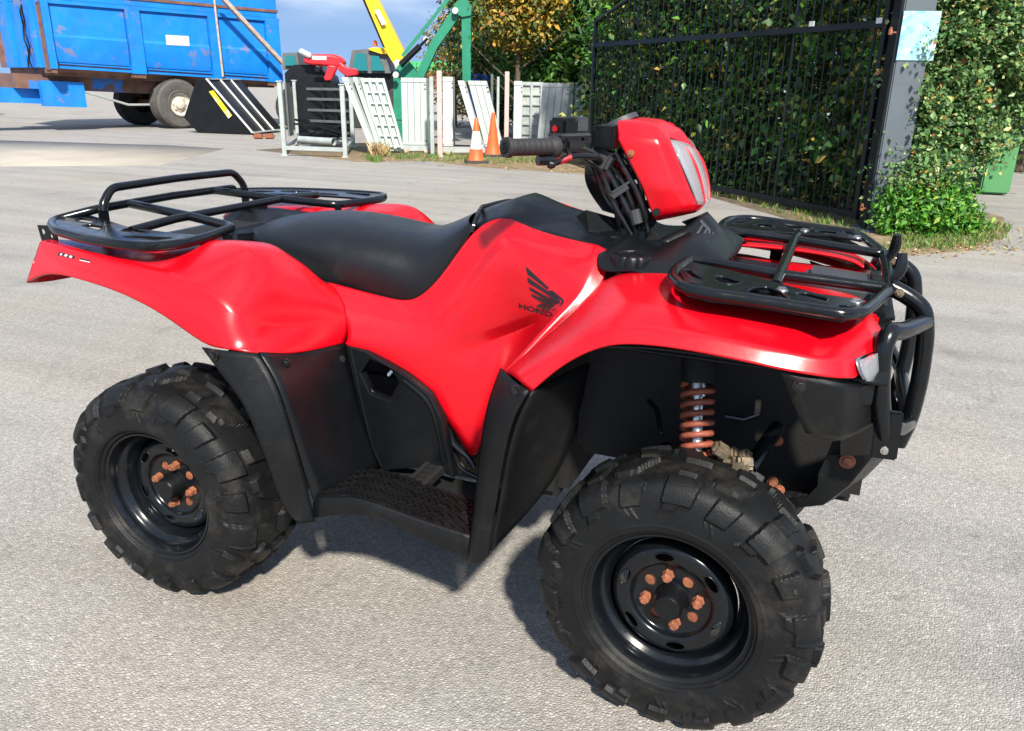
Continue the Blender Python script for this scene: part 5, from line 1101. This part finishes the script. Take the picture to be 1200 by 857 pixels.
# hedge behind the gate: cut in sections of their own
for k, (x0, x1, lb) in enumerate(((-.9, 1.9, 'dark ivy-covered hedge bush behind the left end of the gate'), (1.7, 3.9, 'dark hedge bush with yellow leaves behind the middle of the gate'), (3.7, 5.5, 'dark leafy hedge bush behind the hinged end of the gate'))):
    n = int(420*(x1-x0)); u_ = rg.uniform(x0, x1, n); zz = rg.uniform(.05, 3.7, n); dep = .28+rg.uniform(0, 1, n)**1.6*1.1+.18*np.sin(u_*2.1)*np.sin(zz*2.3)
    base = GL+gd*((x0+x1)/2)+gn*.9; q = np.stack([(u_-(x0+x1)/2)*gd.x+(dep-.9)*gn.x, (u_-(x0+x1)/2)*gd.y+(dep-.9)*gn.y, zz], 1)
    o = empty('hedge_bush', base, 0, lb, 'hedge', 'hedge along the gate')
    leaves('foliage', clumps(q[::2], 32, (.12, .12, .12), 20+k), .085, 'leafdark', o, 1.5, outw=np.array([-gn.x*.5, -gn.y*.5, .0]), seed=30+k)
    n3 = int(30*(x1-x0)); u3 = rg.uniform(x0, x1, n3)-(x0+x1)/2; z3 = rg.uniform(.1, 3.4, n3); d3 = -.68+rg.uniform(0, .12, n3)
    leaves('bramble_spray', clumps(np.stack([u3*gd.x+d3*gn.x, u3*gd.y+d3*gn.y, z3], 1), 16, (.10, .10, .12), 120+k), .10, 'leafbright', o, 1.7, outw=np.array([-gn.x*.8, -gn.y*.8, .3]), seed=130+k)
    b = MB(); ln = (x1-x0)/2
    for j in range(9):
        p = gd*random.uniform(-ln, ln)+gn*random.uniform(0, .4); b.tube(cat([p, p+Vector((random.uniform(-.2, .2), .1, 1.2)), p+Vector((random.uniform(-.4, .4), .2, 2.6))], 4), [.03*(1-.08*q_) for q_ in range(9)], 6)
    b.build('stem', 'bark', o)
    b = MB(); pp = [gd*(-ln)+gn*.55, gd*ln+gn*.55]; q2 = clumps(np.stack([rg.uniform(-ln, ln, 300)*gd.x+gn.x*.75, 0*rg.uniform(0, 1, 300), rg.uniform(0, 3.6, 300)], 1), 10, (.05, .05, .2), 50+k)
    q2[:, 1] = (q2[:, 0]-gn.x*.75)/gd.x*gd.y+gn.y*.75+np.random.default_rng(k).normal(size=len(q2))*.1
    leaves('inner_foliage', q2, .15, 'leafdark', o, 1.3, seed=60+k, outw=np.array([-gn.x*1.2, -gn.y*1.2, 0]))
# trees over the panels
limb_tree('ash_tree', pg(655, 20), 5.2, (.3, .2, 0), 'bright green leafy tree overhanging the grey panels left of the gate', ell_crown((.0, 0, 3.1), (1.75, 1.6, 2.9), 620, 30, (.16, .16, .22), .17, 'leafmid', 71, asp=2.6), 'leafmid', seed=5)
limb_tree('field_maple', pg(588, 22.5), 5.5, (-.3, .2, 0), 'dark green tree with yellow autumn leaves beside the reach arm', ell_crown((.3, 0, 2.9), (1.9, 1.7, 2.9), 520, 30, (.20, .20, .22), .15, 'leafdark', 72), 'leafdark', seed=6)
limb_tree('young_maple', pg(606, 18.3), 4.2, (0, .1, 0), 'small tree turning yellow and brown above the reach arm', ell_crown((.0, 0, 2.95), (1.0, .6, .95), 190, 30, (.16, .16, .16), .12, 'leafautumn', 73, .1), 'leafautumn', r=.08, seed=7)
limb_tree('hazel_tree', pg(532, 27), 4.2, (0, .1, 0), 'distant olive-green bushy tree right of the raised green arm', ell_crown((.8, 0, 1.9), (1.7, 1.4, 1.7), 330, 30, (.2, .2, .2), .13, 'leafautumn', 74, .2), 'leafautumn', r=.1, seed=8)
limb_tree('tall_tree', pg(715, 20.5), 6.0, (0, .1, 0), 'tall dark tree rising behind the left end of the gate', ell_crown((.0, 0, 3.4), (1.7, 1.6, 3.2), 480, 30, (.2, .2, .2), .17, 'leafmid', 75), 'leafmid', seed=9)
limb_tree('holly_tree', pg(850, 14.5), 6.0, (0, .1, 0), 'tall dark tree rising behind the middle of the gate', ell_crown((.0, 0, 3.6), (2.2, 1.2, 3.2), 420, 30, (.2, .2, .2), .17, 'leafdark', 76), 'leafdark', seed=10)
# bush right of the post
BC = gp(1105, 262)
o = empty('hawthorn_bush', BC, 0, 'tall sunlit hawthorn bush with red and yellow leaves right of the gate post', 'bush')
q = []
g = np.random.default_rng(81)
def blob(c, rad, n): 
    d = g.normal(size=(n, 3)); d /= np.linalg.norm(d, axis=1)[:, None]; return np.array(c)+d*(g.uniform(.12, 1, n)**.45)[:, None]*np.array(rad)
def rel(px, py, d): p = P3(px, py, d)-BC; return (p.x, p.y, p.z)
q = np.concatenate([blob(rel(1105, 60, 9.0), (.55, .5, .75), 220), blob(rel(1100, 150, 8.9), (.45, .42, .5), 190), blob(rel(1170, 20, 9.3), (.6, .6, .7), 210), blob(rel(1090, 215, 8.7), (.34, .35, .32), 120), blob(rel(1155, 80, 9.2), (.5, .5, .38), 170), blob(rel(1195, 120, 9.4), (.35, .4, .38), 100), blob(rel(1120, -60, 9.2), (.8, .6, .6), 120), blob(rel(1115, 200, 8.7), (.26, .3, .3), 80), blob(rel(1150, 160, 8.9), (.22, .2, .16), 40), blob(rel(1172, 175, 9.0), (.12, .2, .14), 14)])
q = q[q[:, 2] > .1]
leaves('foliage', clumps(q[::2], 86, (.075, .075, .075), 82), .048, 'leafbush', o, 1.45, seed=83, outw=np.array([.2, -.5, 0]))
b = MB()
for k in range(10):
    a = Vector(rel(1100+random.uniform(-20, 30), 262, 8.9)); a.z = 0; c_ = Vector(rel(random.uniform(1060, 1190), random.uniform(-40, 120), 9.1)); b.tube(cat([a, a.lerp(c_, .5)+Vector((random.uniform(-.1, .1), random.uniform(-.1, .1), .1)), c_], 5), [.03*(1-.08*j) for j in range(11)], 6)
b.build('branch', 'bark', o)
b = MB()
for k in range(60):
    p = q[g.integers(len(q))]+g.normal(size=3)*.06; b.lathe([(-.007, .001), (-.004, .006), (.004, .006), (.007, .001)], p, (0, 0, 1), 6)
tag(b.build('berries', 'berry', o), kind='stuff')
o = empty('nettle_patch', gp(1110, 272), 0, 'bright green nettles and weeds around the foot of the gate post', 'weeds'); BC2 = gp(1110, 272)
q = []
for px, py, d0, r_, n in ((1092, 240, 0, .24, 120), (1122, 238, 0, .28, 150), (1148, 248, 0, .18, 110), (1166, 262, 0, .13, 60), (1076, 266, 0, .14, 50), (1115, 264, 0, .28, 130)):
    p = P3(px, py, (gp(px, 278)-CAM).xy.length-.02)-BC2; d = blob((p.x, p.y, p.z), (r_, r_*.8, r_), n); q.append(d)
q = np.concatenate(q); q = q[q[:, 2] > .02]
leaves('foliage', clumps(q, 20, (.05, .05, .06), 91), .06, 'leafbright', o, 2.0, seed=92, outw=np.array([.1, -.4, .2]))
# green cabinet and things at the far right
p = gp(1163, 229); o = empty('green_cabinet', p, HEAD-.25, 'pale green cabinet half hidden behind the hawthorn bush', 'cabinet'); h = up(p, 150)
b = MB(); b.box((.02, .25, h/2), (.36, .5, h-.04), bev=.02); b.build('cabinet_body', 'binGreen', o); b = MB(); b.box((.02, .25, h-.005), (.40, .54, .03), bev=.01); b.build('lid', 'binGreen', o)
limb_tree('far_hawthorn', pg(1215, 17), 5.0, (0, .1, 0), 'dark shrubby tree beyond the green cabinet at the right edge', ell_crown((.0, 0, 2.5), (2.6, 1.4, 2.4), 700, 34, (.18, .18, .18), .09, 'leafmid', 77, .2), 'leafmid', seed=11)
limb_tree('rear_bush', pg(1110, 13), 4.6, (0, .1, 0), 'dark bush filling the background behind the hawthorn', ell_crown((.0, 0, 2.4), (1.5, 1.1, 2.3), 520, 34, (.18, .18, .18), .085, 'leafdark', 78, .2), 'leafdark', seed=12)
# verge strips: soil sheets and grass
def sheet(P, name, material, z=.006): b = MB(); b.prism([(p.x, p.y, z) for p in P], (0, 0, -.03)); return tag(b.build(name, material, None, 0), kind='structure')
sheet([gp(820, 228), gp(905, 252), gp(1000, 282), gp(1060, 300), gp(1140, 294), gp(1180, 276), gp(1176, 255), gp(1060, 225), gp(830, 205)], 'verge', 'soil')
sheet([gp(300, 176), gp(420, 190), gp(500, 189), gp(560, 196), gp(700, 205), gp(860, 222), gp(860, 195), gp(690, 178), gp(500, 168), gp(420, 168)], 'verge', 'soil', .005)
def blades(name, P, hgt, material, label_kind='stuff', seed=1, parent=None, wid=.006, lean=.35):
    g_ = np.random.default_rng(seed); n = len(P); P = np.asarray(P, float); a = g_.uniform(0, 2*np.pi, n); h = hgt*g_.uniform(.4, 1.3, n)
    s = np.stack([np.cos(a), np.sin(a), 0*a], 1); ln = g_.normal(size=(n, 3))*lean*h[:, None]; ln[:, 2] = 0
    wv_ = s*(wid*(h/hgt))[:, None]
    V = np.stack([P-wv_, P+wv_, P+ln*.4+wv_*.7+np.stack([0*h, 0*h, h*.6], 1), P+ln+np.stack([0*h, 0*h, h], 1)], 1).reshape(-1, 3); k = np.arange(n)*4
    F = np.concatenate([np.stack([k, k+1, k+2], 1), np.stack([k, k+2, k+3], 1)])
    me = bpy.data.meshes.new(name); me.from_pydata(V.tolist(), [], F.tolist()); o = link(name, me, material, parent, 0, fixn=False)
    return o
def tufts(poly_px, n, per, spr, seed):
    g_ = np.random.default_rng(seed); out = []
    xs = [p[0] for p in poly_px]; ys = [p[1] for p in poly_px]
    def inside(x, y):
        c_ = False; m_ = len(poly_px); j = m_-1
        for i in range(m_):
            (xi, yi), (xj, yj) = poly_px[i], poly_px[j]
            if (yi > y) != (yj > y) and x < (xj-xi)*(y-yi)/(yj-yi)+xi: c_ = not c_
            j = i
        return c_
    while len(out) < n:
        x, y = g_.uniform(min(xs), max(xs)), g_.uniform(min(ys), max(ys))
        if inside(x, y): p = gp(x, y); out.append((p.x, p.y, .0))
    c_ = np.repeat(np.array(out), per, 0); d = g_.normal(size=c_.shape)*spr; d[:, 2] = 0; return c_+d
gr = blades('verge_grass', np.concatenate([tufts([(822, 228), (905, 250), (1000, 276), (1010, 262), (905, 236), (830, 214)], 60, 14, .05, 101), tufts([(1045, 296), (1140, 292), (1182, 274), (1170, 262), (1060, 272)], 120, 14, .05, 102)]), .065, 'grass', seed=103)
tag(gr, 'short green and straw-coloured grass along the foot of the hedge and gate post', 'grass', kind='stuff')
gr = blades('yard_grass', np.concatenate([tufts([(425, 184), (500, 190), (640, 194), (640, 187), (500, 181)], 90, 16, .05, 104), tufts([(428, 186), (442, 193), (446, 186)], 16, 30, .04, 105)]), .08, 'grass', seed=106)
tag(gr, 'thin yellowing grass at the foot of the stacked panels', 'grass', kind='stuff')
p = gp(443, 184); dg = blades('dry_weed', clumps([(p.x, p.y, 0)], 200, (.08, .08, 0), 107), .24, 'drygrass', seed=108, lean=.35, wid=.004); tag(dg, 'clump of straw-coloured dry weeds beside the leaning edge-on panel', 'weeds')
# litter on the yard near the verge
lt = leaves('leaf_litter', np.concatenate([tufts([(900, 250), (1060, 302), (1190, 296), (1190, 270), (1060, 296)], 90, 3, .1, 109), tufts([(430, 190), (700, 206), (700, 198), (430, 184)], 60, 3, .1, 110)])+np.array([0, 0, .012]), .035, 'drygrass', None, 1.5, updir=3, seed=111)
tag(lt, 'dry fallen leaves scattered along the edge of the yard', 'leaf litter', kind='stuff')
